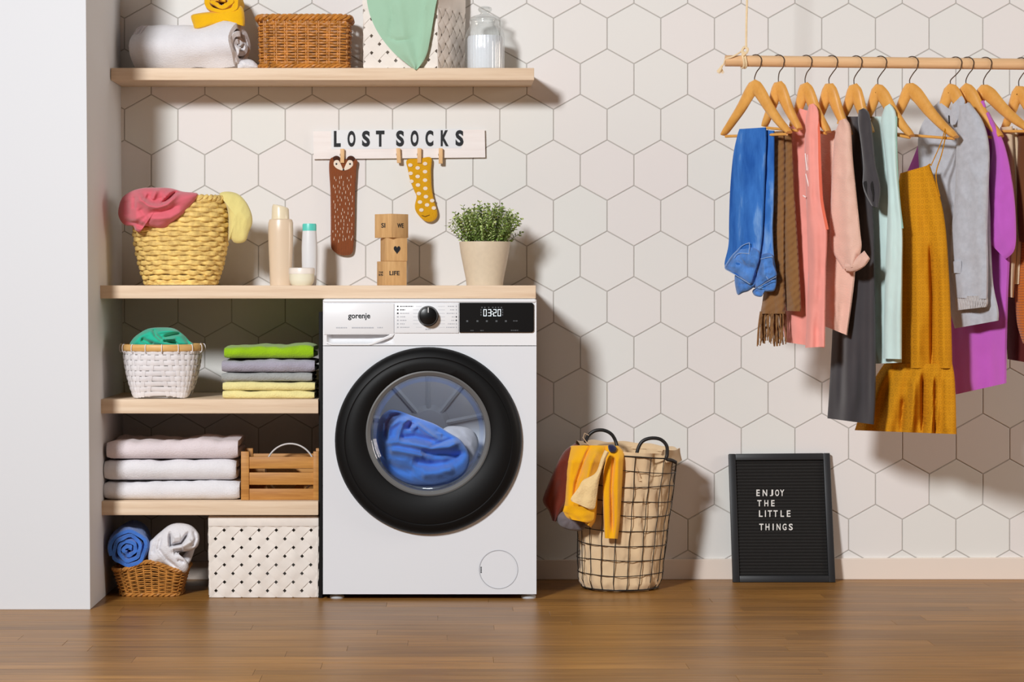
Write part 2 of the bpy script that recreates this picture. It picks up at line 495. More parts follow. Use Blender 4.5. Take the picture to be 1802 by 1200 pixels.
def folded(mb, x0, x1, yf, yb, z0, z1, layers=2, seed=0.0, nx=40, wob=0.0025, slack=0.004):
    """A folded towel: one band laid back and forth, its rounded fold to the front."""
    H = z1 - z0; th = H / layers
    r = th / 2
    path = []
    for k in range(layers):
        z = z0 + th * (k + 0.5)
        ys = [yb + (yf + th * 0.9 - yb) * t / 8 for t in range(9)]
        if k % 2: ys = ys[::-1]
        path += [(y, z) for y in ys]
        if k < layers - 1:
            yc = yf + th * 0.9 if k % 2 == 0 else yb
            sg = -1 if k % 2 == 0 else 1
            for t in range(1, 8):
                a = -pi / 2 + pi * t / 8
                path.append((yc + sg * cos(a) * th * 0.5, z + th / 2 + sin(a) * th / 2))
    hw = r * 0.93
    m_ = len(path)
    nor = []
    for i in range(m_):
        a, b = path[max(0, i - 1)], path[min(m_ - 1, i + 1)]
        t = Vector((b[0] - a[0], b[1] - a[1])); t = t.normalized() if t.length > 1e-9 else Vector((1, 0))
        nor.append(Vector((-t.y, t.x)))
    def loop(x, u):
        out = []
        e = 1 - max(0.0, abs(2 * u - 1) - 0.93) / 0.07 * 0.35
        for s in (1, -1):
            rng = range(m_) if s == 1 else range(m_ - 1, -1, -1)
            for i in rng:
                y, z = path[i][0] + nor[i].x * hw * s * e, path[i][1] + nor[i].y * hw * s * e
                front = max(0.0, min(1.0, (yb - y) / (yb - yf)))
                dz = wob * 1.8 * N(x * 11, y * 6, seed) + wob * 0.8 * N(x * 34, z * 30, seed + 9)
                dy = (slack * 1.6 * N(x * 8, z * 14, seed + 3) + slack * 0.7 * N(x * 40, z * 60, seed + 6)) * front
                top = (z - z0) / H
                out.append(Vector((x, y + dy, max(z0, min(z1 + wob, z + dz * top)))))
        return out
    n2 = m_ * 2
    vs, fs = [], []
    for i in range(nx + 1):
        u = i / nx
        xx = x0 + (x1 - x0) * u
        vs += loop(xx, u)
    for i in range(nx):
        for k in range(n2):
            l = (k + 1) % n2
            fs.append((i * n2 + k, i * n2 + l, (i + 1) * n2 + l, (i + 1) * n2 + k))
    for base in (0, nx * n2):
        for i in range(m_ - 1):
            fs.append((base + i, base + i + 1, base + n2 - 2 - i, base + n2 - 1 - i))
    return mb.add(vs, fs)

def rolled(mb, c0, axis, up, length, R, turns, gap=0.12, seed=0.0, squash=1.0, nl=14, tail=0.0, wob=0.002):
    """A towel rolled up: a thick spiral band swept along an axis; c0 is the centre of the seen end."""
    c0, axis, up = Vector(c0), Vector(axis).normalized(), Vector(up)
    up = (up - axis * up.dot(axis)).normalized(); side = axis.cross(up)
    pitch = R / (turns + 0.35)
    nseg = int(turns * 30)
    cen = []
    for i in range(nseg + 1):
        a = 2 * pi * turns * i / nseg
        r = pitch * 0.30 + pitch * a / (2 * pi) * (1 - 0.02)
        cen.append((a, min(r, R - pitch * 0.45)))
    hw = pitch * 0.5 * (1 - gap)
    vs, fs = [], []
    k2 = (nseg + 1) * 2
    for j in range(nl + 1):
        t = j / nl
        e = 1 - 0.25 * (max(0, 0.06 - t) / 0.06) ** 2 - 0.25 * (max(0, t - 0.94) / 0.06) ** 2
        ring = []
        for s in (1, -1):
            for i in (range(nseg + 1) if s == 1 else range(nseg, -1, -1)):
                a, r = cen[i]
                rr = r + s * hw * e + wob * N(a * 1.3, t * 4, seed) * (1 + i / nseg)
                dl = wob * 2.5 * N(a * 0.9, seed, 2.0) * (1 - t)
                ring.append(c0 + axis * (length * t + dl) + side * (rr * cos(a)) + up * (rr * sin(a) * squash))
        vs += ring
    for j in range(nl):
        for k in range(k2):
            l = (k + 1) % k2
            fs.append((j * k2 + k, j * k2 + l, (j + 1) * k2 + l, (j + 1) * k2 + k))
    for b in (0, nl * k2):
        for i in range(nseg):
            fs.append((b + i, b + i + 1, b + k2 - 2 - i, b + k2 - 1 - i))
    return mb.add(vs, fs)

# ---------------------------------------------------------------- basket makers
def woven(path, rows, stakes, rn, rv, amp, mat, parent, seg=5, jit=0.15, name='weaver', h0=0.0, h1=1.0, cross=6, arc=None):
    """Each weaver is one ring that passes in front of and behind the stakes in turn."""
    for k in range(rows):
        h = h0 + (h1 - h0) * (k + 0.5) / rows
        n = stakes * seg
        pts, nor = [], []
        for j in range(n):
            s = j / n
            p = Vector(path(s, h)); q = Vector(path((s + 0.002) % 1.0, h))
            up = (Vector(path(s, min(1, h + 0.02))) - Vector(path(s, max(0, h - 0.02)))).normalized()
            t = (q - p).normalized()
            nn = t.cross(up).normalized()
            a = amp * cos(pi * (stakes * s + k)) + jit * amp * N(s * 40, k * 3.1)
            pts.append(p + nn * a + up * (rv * jit * 2 * N(s * 25, k * 7.7, 3)))
            nor.append(nn)
        b = MB()
        b.tube(pts, (rv, rn), cross, True, ref=lambda i: nor[i])
        b.build(name, mat, parent)
def ringtube(path, h, r, n, mb, out=0.0, twist=None):
    pts = []
    for j in range(n):
        s = j / n
        p = Vector(path(s, h)); q = Vector(path((s + 0.002) % 1.0, h))
        up = Vector((0, 0, 1)); nn = (q - p).normalized().cross(up)
        o = out; dz = 0
        if twist:
            a = 2 * pi * twist[0] * s + twist[1]
            o += twist[2] * cos(a); dz = twist[2] * sin(a)
        pts.append(p + nn * o + up * dz)
    mb.tube(pts, r, 6, True)
def rrect(cx, cy, w, d, rad):
    """Rounded rectangle perimeter, s in 0..1, counter-clockwise."""
    sx, sy = w / 2 - rad, d / 2 - rad
    segs = [2 * sx, pi / 2 * rad, 2 * sy, pi / 2 * rad] * 2
    segs = [2 * sx, pi / 2 * rad, 2 * sy, pi / 2 * rad, 2 * sx, pi / 2 * rad, 2 * sy, pi / 2 * rad]
    tot = sum(segs)
    def f(s):
        d_ = (s % 1.0) * tot
        i = 0
        while i < 7 and d_ > segs[i]: d_ -= segs[i]; i += 1
        if i == 0: return (cx - sx + d_, cy - sy - rad)
        if i == 1: a = -pi / 2 + d_ / rad; return (cx + sx + rad * cos(a), cy - sy + rad * sin(a))
        if i == 2: return (cx + sx + rad, cy - sy + d_)
        if i == 3: a = d_ / rad; return (cx + sx + rad * cos(a), cy + sy + rad * sin(a))
        if i == 4: return (cx + sx - d_, cy + sy + rad)
        if i == 5: a = pi / 2 + d_ / rad; return (cx - sx + rad * cos(a), cy + sy + rad * sin(a))
        if i == 6: return (cx - sx - rad, cy + sy - d_)
        a = pi + d_ / rad; return (cx - sx + rad * cos(a), cy - sy + rad * sin(a))
    return f
def strapface(BL, BR, TR, TL, q, mat, parent, amp=0.0018, wf=0.76, phase=(0.0, 0.0), bulge=0.0):
    """Diagonal straps plaited over and under each other on a four-cornered face; each strap a part."""
    BL, BR, TR, TL = Vector(BL), Vector(BR), Vector(TR), Vector(TL)
    W = ((BR - BL).length + (TR - TL).length) / 2; H = ((TL - BL).length + (TR - BR).length) / 2
    nrm = (BR - BL).cross(TL - BL).normalized()
    def at(x, y, off):
        u, v = max(0, min(1, x / W)), max(0, min(1, y / H))
        p = (BL * (1 - u) + BR * u) * (1 - v) + (TL * (1 - u) + TR * u) * v
        return p + nrm * (off + bulge * sin(pi * u) * sin(pi * min(1, v * 1.1)))
    hw = q / sqrt(2) * wf / 2 / sqrt(2)
    for fam in (0, 1):
        lo, hi = (-H / q, W / q) if fam == 0 else (0, (W + H) / q)
        for i in range(math.floor(lo) - 1, math.ceil(hi) + 2):
            ii = i + phase[fam]
            # family 0: x - y = i q ; family 1: x + y = i q
            if fam == 0: ts = [k / 4 for k in range(-4, int(4 * (W + H) / q) + 9)]
            else: ts = [k / 4 for k in range(int(-4 * H / q) - 8, int(4 * W / q) + 9)]
            ptsl = []
            for t in ts:
                if fam == 0:
                    tt = t + phase[1]; x, y = (tt + ii) * q / 2, (tt - ii) * q / 2
                    a = amp * cos(pi * (t + i)); dx, dy = hw, -hw
                else:
                    tt = t + phase[0]; x, y = (ii + tt) * q / 2, (ii - tt) * q / 2
                    a = -amp * cos(pi * (t + i)); dx, dy = hw, hw
                if -hw * 1.2 - q * .2 < x < W + hw * 1.2 + q * .2 and -hw * 1.2 - q * .2 < y < H + hw * 1.2 + q * .2:
                    ptsl.append((x, y, a, dx, dy))
            if len(ptsl) < 3: continue
            vs = []
            for x, y, a, dx, dy in ptsl:
                vs.append(at(x - dx, y - dy, a)); vs.append(at(x + dx, y + dy, a))
            n = len(ptsl)
            th = nrm * -0.0008
            vs2 = [p + th for p in vs]
            fs = [(2 * k, 2 * k + 1, 2 * k + 3, 2 * k + 2) for k in range(n - 1)]
            b = MB().add(vs + vs2, fs + [tuple(j + 2 * n for j in f[::-1]) for f in fs] +
                         [(2 * k, 2 * k + 2, 2 * k + 2 + 2 * n, 2 * k + 2 * n) for k in range(n - 1)] +
                         [(2 * k + 1, 2 * k + 1 + 2 * n, 2 * k + 3 + 2 * n, 2 * k + 3) for k in range(n - 1)])
            area_ = sum((vs[f[0]] - vs[f[2]]).cross(vs[f[1]] - vs[f[3]]).length for f in fs)
            if area_ < 3e-4: continue
            b.build('strap', mat, parent)

# ---------------------------------------------------------------- lettering
_glyph = {}
def glyph(ch, bold=0.0):
    key = (ch, bold)
    if key not in _glyph:
        cu = bpy.data.curves.new('glyph', 'FONT'); cu.body = ch; cu.size = 1; cu.offset = bold; cu.resolution_u = 4
        o = bpy.data.objects.new('glyph', cu); col.objects.link(o)
        dg = bpy.context.evaluated_depsgraph_get(); dg.update()
        me = bpy.data.meshes.new_from_object(o.evaluated_get(dg))
        vs = [tuple(v.co) for v in me.vertices]; fs = [tuple(p.vertices) for p in me.polygons]
        bpy.data.objects.remove(o); bpy.data.curves.remove(cu); bpy.data.meshes.remove(me)
        _glyph[key] = (vs, fs)
    return _glyph[key]
def letters(mb, text, place, x0, y0, x1, y1, thick=0.0004, bold=0.012):
    """Text fitted to the box x0..x1, y0..y1 of a face; place(px, py, off) gives the world point."""
    vs, fs = glyph(text, bold)
    ax, bx = min(v[0] for v in vs), max(v[0] for v in vs)
    ay, by = min(v[1] for v in vs), max(v[1] for v in vs)
    n = len(vs)
    P1 = [place(x0 + (x1 - x0) * (v[0] - ax) / (bx - ax), y1 + (y0 - y1) * (v[1] - ay) / max(1e-6, by - ay), -thick) for v in vs]
    P2 = [place(x0 + (x1 - x0) * (v[0] - ax) / (bx - ax), y1 + (y0 - y1) * (v[1] - ay) / max(1e-6, by - ay), 0) for v in vs]
    cnt = {}
    for f in fs:
        for a, b in zip(f, f[1:] + f[:1]): cnt[(a, b)] = 1
    side = [(b, a, a + n, b + n) for (a, b) in cnt if (b, a) not in cnt]
    return mb.add(P1 + P2, list(fs) + side)

# ================================================================ the room
floor = MB().box(-2.6, 3.2, -6.4, 0.05, -0.06, -0.006).build('floor', M_floor, None, (0, 0, 0), smooth=False)
tag(floor, kind='structure')
rp = random.Random(3)
strip_w = 0.088
rows_n = 27
for r in range(rows_n):
    y1 = 0.0 - r * strip_w; y0 = y1 - strip_w
    x = -2.0 - rp.random() * 0.9
    lens = [0.62, 0.84, 1.06, 1.28]
    while x < 2.1:
        L = rp.choice(lens)
        x1 = min(x + L, 2.9)
        b = MB().box(x + 0.0002, x1 - 0.0002, y0 + 0.0002, y1 - 0.0002, -0.006, -rp.random() * 0.0002)
        b.build('plank', M_plank, floor, smooth=False, bevel=0.0005, bseg=1)
        x = x1

wall = MB().box(-2.2, 3.2, 0.0, 0.12, -0.06, 2.7).build('wall_back', M_grout, None, (0, 0, 0), smooth=False)
tag(wall, kind='structure')
TW = m(94.4, 0.0); TS = m(53.9, 0.0); TP = m(80.15, 0.0); TR_ = m(26.3, 0.0)   # tile width, upright edge, row pitch, slant rise
x_base, z_base = X(1021.4, 0), Z(6.0, 0)       # foot of an upright joint in the top row
g = 0.0016
def hexmesh():
    w = TW / 2 - g; s = TS / 2 - g * 0.6; t = TS / 2 + TR_ - g * 1.15
    out = [(0, -t), (w, -s), (w, s), (0, t), (-w, s), (-w, -s)]
    k = 0.987
    vs = [(x, 0, z) for x, z in out] + [(x, -0.0012, z) for x, z in out] + [(x * k, -0.0018, z * k) for x, z in out]
    fs = []
    for a in (0, 6):
        fs += [(a + i, a + (i + 1) % 6, a + 6 + (i + 1) % 6, a + 6 + i) for i in range(6)]
    fs.append(tuple(12 + i for i in range(6)))
    me = bpy.data.meshes.new('tile'); me.from_pydata(vs, [], fs)
    bm = bmesh.new(); bm.from_mesh(me); bmesh.ops.recalc_face_normals(bm, faces=bm.faces); bm.to_mesh(me); bm.free()
    me.materials.append(M_tile)
    return me
hx = hexmesh()
far = MB()
for r in range(-5, 14):
    # row r: its tiles' centres; an upright joint ends at z_base - r * TP for joints of that row
    zc = z_base - r * TP + TS / 2
    for i in range(-14, 26):
        xc = x_base + (i + 0.5 + (0.5 if r % 2 else 0.0)) * TW
        if xc + TW / 2 < X(214, 0) - 0.002 or xc > 3.1 or zc < -0.02 or zc > 2.6: continue
        px, py = xc * 588 + 781, 515 - (zc - ZC) * 588
        if px < 1860 and py > -70 and py < 1045:
            o = bpy.data.objects.new('tile', hx); col.objects.link(o); o.parent = wall; o.location = (xc, 0, zc)
        else:
            far.add([v.co + Vector((xc, 0, zc)) for v in hx.vertices], [tuple(p.vertices) for p in hx.polygons])
tag(far.build('tile_field', M_tile, wall, smooth=False), kind='stuff')

# the white pier at the left, its edge slightly out of plumb
yp = -0.676
xt, xb = X(151.3, yp), X(158.9, yp)
zt = Z(0, yp)
xtop = xb + (xt - xb) * 2.7 / zt
pier = MB().hexa([(-2.3, yp, 0), (xb, yp, 0), (xb, 0.02, 0), (-2.3, 0.02, 0), (-2.3, yp, 2.7), (xtop, yp, 2.7), (xtop, 0.02, 2.7), (-2.3, 0.02, 2.7)])
tag(pier.build('wall_left', M_paint, None, (0, 0, 0), smooth=False, bevel=0.0015, bseg=2), kind='structure')
bb = MB().hexa([(-0.965, -0.014, 0), (3.2, -0.014, 0), (3.2, 0, 0), (-0.965, 0, 0), (-0.965, -0.014, Z(988, 0)), (3.2, -0.014, Z(976, 0)), (3.2, 0, Z(976, 0)), (-0.965, 0, Z(988, 0))])
tag(bb.build('baseboard_back', M_base, None, (0, 0, 0), smooth=False, bevel=0.002), kind='structure')

# ================================================================ shelves
def board(name, x0, x1, y0, z0, z1, label, cat='shelf'):
    o = MB().box(x0, x1, y0, -0.003, z0, z1).build(name, M_oak, None, ((x0 + x1) / 2, (y0) / 2, z0), smooth=True, bevel=0.0016, bseg=2)
    return tag(o, label, cat)
YU, YC = -0.224, -0.452
ZU0, ZU1 = Z(141, YU), Z(119.5, YU)
board('wall_shelf', X(195, YU), X(940, YU), YU, ZU0, ZU1, 'pale oak floating shelf highest on the tiled wall')
ZC0, ZC1 = Z(525.3, YC), Z(502.2, YC)
board('countertop', X(175.5, YC), X(943, YC), YC, ZC0, ZC1, 'long pale oak worktop running over the washing machine', 'worktop')
ZM0, ZM1 = Z(727.5, YC), Z(702.5, YC)
board('cubby_shelf', X(176, YC), X(560, YC), YC, ZM0, ZM1, 'pale oak shelf board under the coloured towel stack')
ZL0, ZL1 = Z(906.5, YC), Z(882, YC)
board('cubby_shelf', X(177, YC), X(560, YC), YC, ZL0, ZL1, 'pale oak shelf board under the white towel stack')
pn = MB().box(X(560.5, YC), X(566.8, YC), -0.437, -0.02, 0.0, Z(549, YC))
tag(pn.build('side_panel', M_blackmat, None, (X(563, YC), -0.22, 0), smooth=True, bevel=0.001), 'narrow black upright panel between shelves and washing machine', 'panel')

# ================================================================ washing machine
YW = -0.462
wf = flat(YW)
def WX(px): return X(px, YW)
def WZ(py): return Z(py, YW)
wm = thing('washing_machine', 'white front loading washing machine with black round door', 'washing machine', ((WX(568) + WX(944)) / 2, -0.24, 0))
wx0, wx1, wz0, wz1 = WX(568.3), WX(944), WZ(1045.5), min(WZ(525.6), ZC0 - 0.0006)
zs = WZ(608.3)      # seam under the control fascia
dcx, dcz, dr = WX(753.8), WZ(775.2), m(164.6, YW)
hole = m(118, YW); hcz = WZ(762)
# front sheet with a round opening, then the shell behind
nf = 96
def rect_hit(a):
    dx, dz = cos(a), sin(a)
    ts = []
    if dx > 1e-9: ts.append((wx1 - dcx) / dx)
    if dx < -1e-9: ts.append((wx0 - dcx) / dx)
    if dz > 1e-9: ts.append((zs - 0.001 - hcz) / dz)
    if dz < -1e-9: ts.append((wz0 - hcz) / dz)
    t = min(ts)
    return (dcx + dx * t, hcz + dz * t)
angs = sorted([2 * pi * k / nf for k in range(nf)] + [math.atan2(z - hcz, x - dcx) % (2 * pi) for x in (wx0, wx1) for z in (wz0, zs - 0.001)])
fr = MB()
vs = []
for a in angs:
    vs.append((dcx + hole * cos(a), YW + 0.02, hcz + hole * sin(a)))
    vs.append((dcx + hole * cos(a), YW, hcz + hole * sin(a)))
    x, z = rect_hit(a)
    vs.append((x, YW, z)); vs.append((x, YW + 0.03, z))
k = len(angs)
fs = []
for i in range(k):
    j = (i + 1) % k
    for q in range(3): fs.append((i * 4 + q, j * 4 + q, j * 4 + q + 1, i * 4 + q + 1))
fr.add(vs, fs)
fr.build('front_sheet', M_white, wm, bevel=0.0)
sh = MB()
sh.box(wx0, wx0 + 0.004, YW + 0.03, -0.03, wz0, wz1 - 0.03).box(wx1 - 0.004, wx1, YW + 0.03, -0.03, wz0, wz1 - 0.03)
sh.box(wx0, wx1, -0.034, -0.03, wz0, wz1 - 0.03).box(wx0, wx1, YW + 0.012, -0.03, wz0 - 0.0001, wz0 + 0.006)
sh.build('casing', M_white, wm, smooth=False)
# top lid and fascia with a scooped grip for the drawer
MB().box(wx0, wx1, YW + 0.004, -0.03, wz1 - 0.03, wz1).build('lid', M_whitemat, wm, bevel=0.006, bseg=3)
fx = MB()
nb = 6
yy0, yy1 = YW, YW + 0.05
gx0, gx1, gz0, gz1 = WX(575), WX(694), WZ(606), WZ(588.5)     # grip recess
fx.box(wx0, gx0, yy0, yy1, zs + 0.0008, wz1 - 0.003)
fx.box(gx1, wx1, yy0, yy1, zs + 0.0008, wz1 - 0.003)
fx.box(gx0, gx1, yy0, yy1, gz1, wz1 - 0.003)
fx.box(gx0, gx1, yy0, yy1, zs + 0.0008, gz0)
fx.build('fascia', M_whitemat, wm, smooth=False)
# upper rounded edge of the fascia
MB().box(wx0, wx1, YW - 0.004, YW + 0.02, WZ(533.5), wz1).build('fascia_top', M_whitemat, wm, bevel=0.0075, bseg=4)
# scoop floor: curved bowl
sc = MB()
def scoop(u, v):
    x = gx0 + (gx1 - gx0) * u
    z = gz0 + (gz1 - gz0) * v
    edge = min(1.0, u / 0.06, (1 - u) / 0.35)
    d = 0.032 * sqrt(max(0.0, edge)) * sqrt(max(0, v)) ** 0.8
    return (x, YW + d, z)
sc.grid(scoop, 30, 8); sc.build('grip_recess', M_whitemat, wm)
# raised lip below the drawer front
MB().prism([(WX(570), WZ(586.5)), (WX(694), WZ(586.5)), (WX(694), WZ(589)), (WX(690), WZ(593)), (WX(656), WZ(606.5)), (WX(650), WZ(607.6)), (WX(583), WZ(607.6)), (WX(575), WZ(604)), (WX(575), WZ(601.5)), (WX(584), WZ(604.5)), (WX(648), WZ(604.5)), (WX(655), WZ(603)), (WX(684), WZ(590)), (WX(686), WZ(588.5)), (WX(570), WZ(588.5))],
           YW - 0.003, YW + 0.004).build('grip_lip', M_whitemat, wm, bevel=0.0008)
dw = MB().box(WX(570), WX(693.5), YW - 0.0045, YW + 0.01, WZ(587), WZ(533.6)).build('detergent_drawer', M_whitemat, wm, bevel=0.002, bseg=2)
MB().box(WX(694.6), WX(807.4), YW - 0.0035, YW + 0.01, WZ(586), WZ(533.6)).build('programme_plate', M_whitemat, wm, bevel=0.001)
pf = flat(YW - 0.0046)
lt = MB(); letters(lt, 'gorenje', pf, 612.5, 551, 651.5, 563.5, bold=0.022); lt.build('lettering', M_print, dw, smooth=False)
# small print lines: marks of about the size and weight of the photo's
rpm = random.Random(11)
def marks(mb, x0, x1, yc, h, y, step=(1.6, 4.2), gapw=0.9):
    x = x0
    while x < x1 - 0.5:
        w = min(rpm.uniform(*step), x1 - x)
        a, b = P(x, yc + h / 2, y), P(x + w, yc - h / 2, y)
        mb.box(a.x, b.x, y - 0.0003, y + 0.0002, a.z, b.z); x += w + gapw
sm = MB()
marks(sm, 591.5, 612, 576.6, 2.0, YW - 0.0046); marks(sm, 619, 658, 576.6, 2.2, YW - 0.0046, (2, 5), 0.5); marks(sm, 664, 673.5, 576.4, 2.0, YW - 0.0046)
tag(sm.build('small_print', M_printlight, dw, smooth=False), kind='stuff')
sp, spd = MB(), MB()
for i in range(7):
    yy = 539 + i * 6.15
    marks(spd if i < 3 else sp, 698.6, 701.4, yy, 2.6, YW - 0.0036, (3, 3))
    marks(spd if i < 2 else sp, 704, [727, 713, 721, 713, 716, 712, 720][i], yy, 1.6, YW - 0.0036)
    marks(sp, [788, 792, 786, 795, 794, 788, 785][i], 800, yy, 1.6, YW - 0.0036)
    marks(spd if i in (3, 4) else sp, 802, 804, yy, 2.4, YW - 0.0036, (3, 3))
    x0_, x1_ = 727 + 2, 737 if 0 < i < 6 else 742
    a, b = P(x1_ - 10, yy + 0.25, YW), P(x1_, yy - 0.25, YW); sp.box(a.x, b.x, YW - 0.0038, YW - 0.0034, a.z, b.z)
    a, b = P(771, yy + 0.25, YW), P(783, yy - 0.25, YW); sp.box(a.x, b.x, YW - 0.0038, YW - 0.0034, a.z, b.z)
marks(sp, 748.5, 757.5, 579.3, 2.2, YW - 0.0036)
plate = [o for o in wm.children if o.name.startswith('programme_plate')][0]
tag(sp.build('small_print', M_printlight, plate, smooth=False), kind='stuff'); tag(spd.build('small_print', M_print, plate, smooth=False), kind='stuff')
# dial
dl = MB().lathe([(0.0, -0.030), (m(13.5, YW), -0.030), (m(15.4, YW), -0.0285), (m(16.2, YW), -0.025), (m(16.6, YW), -0.003), (m(17.2, YW), 0.0)], (WX(753.6), YW - 0.0025, WZ(556)), 56, 'y', caps=False)
knob = dl.build('programme_dial', M_black, wm)
MB().lathe([(m(16.8, YW), -0.006), (m(18.0, YW), -0.006), (m(18.4, YW), 0.0), (m(16.8, YW), 0.0)], (WX(753.6), YW - 0.003, WZ(556.4)), 56, 'y', caps=False).build('dial_ring', M_greyring, wm)
a = P(752.7, 550, YW - 0.0328); b = P(754.5, 541, YW - 0.0328)
MB().box(a.x, b.x, a.y - 0.0006, a.y + 0.001, a.z, b.z).build('pointer', plain('pointer_white', rgb(200, 200, 200)), knob, smooth=False)
# display
def rr2(x0, x1, z0, z1, r, right_only=True):
    o = [(x0, z0)]
    for c_, a0 in (((x1 - r, z0 + r), -pi / 2), ((x1 - r, z1 - r), 0)):
        o += [(c_[0] + r * cos(a0 + pi / 2 * t / 6), c_[1] + r * sin(a0 + pi / 2 * t / 6)) for t in range(7)]
    o.append((x0, z1)); return o
dp = MB().prism(rr2(WX(808.5), WX(939.3), WZ(584.8), WZ(533.2), m(4, YW)), YW - 0.0062, YW + 0.005).build('display', M_black, wm, bevel=0.0005, bseg=1)
df = flat(YW - 0.0063)
SEG = {'0': 'abcdef', '3': 'abgcd', '2': 'abged'}
dg_ = MB()
def seg7(ch, x0, y0, w, h):
    t = 1.5
    B = {'a': (x0, y0, x0 + w, y0 + t), 'd': (x0, y0 + h - t, x0 + w, y0 + h), 'g': (x0, y0 + h / 2 - t / 2, x0 + w, y0 + h / 2 + t / 2),
         'f': (x0, y0, x0 + t, y0 + h / 2), 'b': (x0 + w - t, y0, x0 + w, y0 + h / 2), 'e': (x0, y0 + h / 2, x0 + t, y0 + h), 'c': (x0 + w - t, y0 + h / 2, x0 + w, y0 + h)}
    for s in SEG[ch]:
        q = B[s]; a, b = P(q[0] + 0.2, q[3] - 0.2, YW - 0.0064), P(q[2] - 0.2, q[1] + 0.2, YW - 0.0064)
        dg_.box(a.x, b.x, YW - 0.0067, YW - 0.006, a.z, b.z)
for ch, x in zip('0320', (850.5, 858.6, 867.8, 875.6)): seg7(ch, x, 544, 6, 12.5)
for yy in (548.2, 552.6):
    a, b = P(865.6, yy + 0.8, YW), P(867, yy - 0.8, YW); dg_.box(a.x, b.x, YW - 0.0067, YW - 0.006, a.z, b.z)
dg_.build('lit_digits', M_led, dp, smooth=False)
ic = MB()
for x in (847, 852, 859, 866, 871, 876, 881): marks(ic, x, x + 2.4, 541, 2.2, YW - 0.0064, (2, 3))
for yy in (545, 549.5, 554): marks(ic, 845.6, 847.4, yy, 2.6, YW - 0.0064); marks(ic, 883.4, 885.2, yy, 2.6, YW - 0.0064)
for x in (820.5, 838.5, 855, 872, 888.5): marks(ic, x, x + 3.4, 565, 3, YW - 0.0064, (3, 4))
marks(ic, 903, 911, 564.6, 1.6, YW - 0.0064)
tag(ic.build('icons', M_ledlow, dp, smooth=False), kind='stuff')
ic2 = MB(); marks(ic2, 899, 912, 581.3, 1.6, YW - 0.0064); marks(ic2, 828, 834, 581.6, 1.4, YW - 0.0064); marks(ic2, 845, 851, 581.6, 1.4, YW - 0.0064)
tag(ic2.build('small_print', M_ledlow, dp, smooth=False), kind='stuff')
# door: black ring, off-centre grey ring, bowl of glass, drum
door = thing('door', None, None, (0, 0, 0)); door.parent = wm; door.location = (dcx - wm.location.x, YW - wm.location.y, dcz)
oc = m(13.6, YW)
R_ = lambda px: m(px, YW)
ringp = [(R_(164.6), 0.0, 0, 0), (R_(164.2), -0.012, 0, 0), (R_(161), -0.022, 0, 0), (R_(155), -0.030, 0, 0), (R_(147.5), -0.033, 0, 0), (R_(146), -0.0315, 0, 0), (R_(144.6), -0.033, 0, 0),
         (R_(130), -0.0345, 0, oc * 0.4), (R_(113), -0.032, 0, oc * 0.9), (R_(109.5), -0.028, 0, oc), (R_(109.5), -0.012, 0, oc)]
MB().lathe(ringp, (dcx, YW, dcz), 96, 'y', caps=False).build('door_ring', M_blackdoor, door)
MB().lathe([(R_(109.5), -0.0285), (R_(107), -0.030), (R_(101.5), -0.024), (R_(100.5), -0.018), (R_(100.5), 0.01)], (dcx, YW, dcz + oc), 96, 'y', caps=False).build('inner_ring', M_greyring, door)
MB().lathe([(R_(101), -0.020), (R_(98), -0.0165), (R_(95), 0.0), (R_(90), 0.014), (R_(70), 0.022), (R_(35), 0.026), (0.001, 0.027)], (dcx, YW, dcz + oc), 96, 'y', caps=False).build('door_glass', M_doorglass, door)
MB().lathe([(hole + 0.004, 0.012), (R_(113), 0.03), (R_(120), 0.05), (R_(122), 0.09)], (dcx, YW, hcz), 72, 'y', caps=False).build('door_gasket', plain('grey_rubber', rgb(84, 86, 90), 0.6), wm)
def ribs(a, h): return 1 + 0.01 * cos(9 * a)
dm = MB().lathe([(R_(122), 0.085), (R_(140), 0.09), (R_(146), 0.11), (R_(146), 0.33), (R_(120), 0.345), (R_(40), 0.345), (R_(30), 0.33), (0.001, 0.33)], (dcx, YW, hcz), 90, 'y', caps=False, rfun=ribs)
dm.build('drum', M_drum, wm)
rb = MB()
for k in range(9):
    a = 2 * pi * k / 9 + 0.2
    c_ = Vector((dcx, YW + 0.341, hcz))
    rb.tube([c_ + Vector((cos(a) * R_(30), 0, sin(a) * R_(30))), c_ + Vector((cos(a) * R_(132), 0, sin(a) * R_(132)))], 0.008, 6)
rb.build('drum_rib', M_drum, wm)
# service flap and feet
fcx, fcz = WX(877.5), WZ(1002)
MB().lathe([(R_(34.4), -0.0003), (R_(34.0), -0.0012), (R_(33.2), -0.0012), (R_(33.0), 0.001)], (fcx, YW, fcz), 72, 'y', caps=False).build('service_flap', plain('flap_joint', rgb(176, 178, 184), 0.5), wm)
a, b = P(845.6, 1008, YW), P(847.6, 996.5, YW)
sl = MB()
for t in range(4): sl.box(a.x, b.x, YW - 0.0008, YW + 0.002, a.z + (b.z - a.z) * t / 4, a.z + (b.z - a.z) * (t + 0.75) / 4)
sl.build('flap_mark', M_print, wm, smooth=False)
MB().box(wx0 + 0.012, wx1 - 0.012, YW + 0.09, YW + 0.11, 0.004, wz0 + 0.001).build('gap_shade', M_blackmat, wm, smooth=False)  # black box set back under the machine, stands in for the gap's shade
for px in (593, 930):
    for y in (YW + 0.035, -0.07):
        MB().lathe([(R_(13), 0), (R_(13), 0.006), (R_(11), 0.008), (R_(7), 0.0085), (R_(7), wz0 + 0.006)], (X(px, YW + 0.03), y, 0), 24, 'z').build('foot', M_foot, wm)

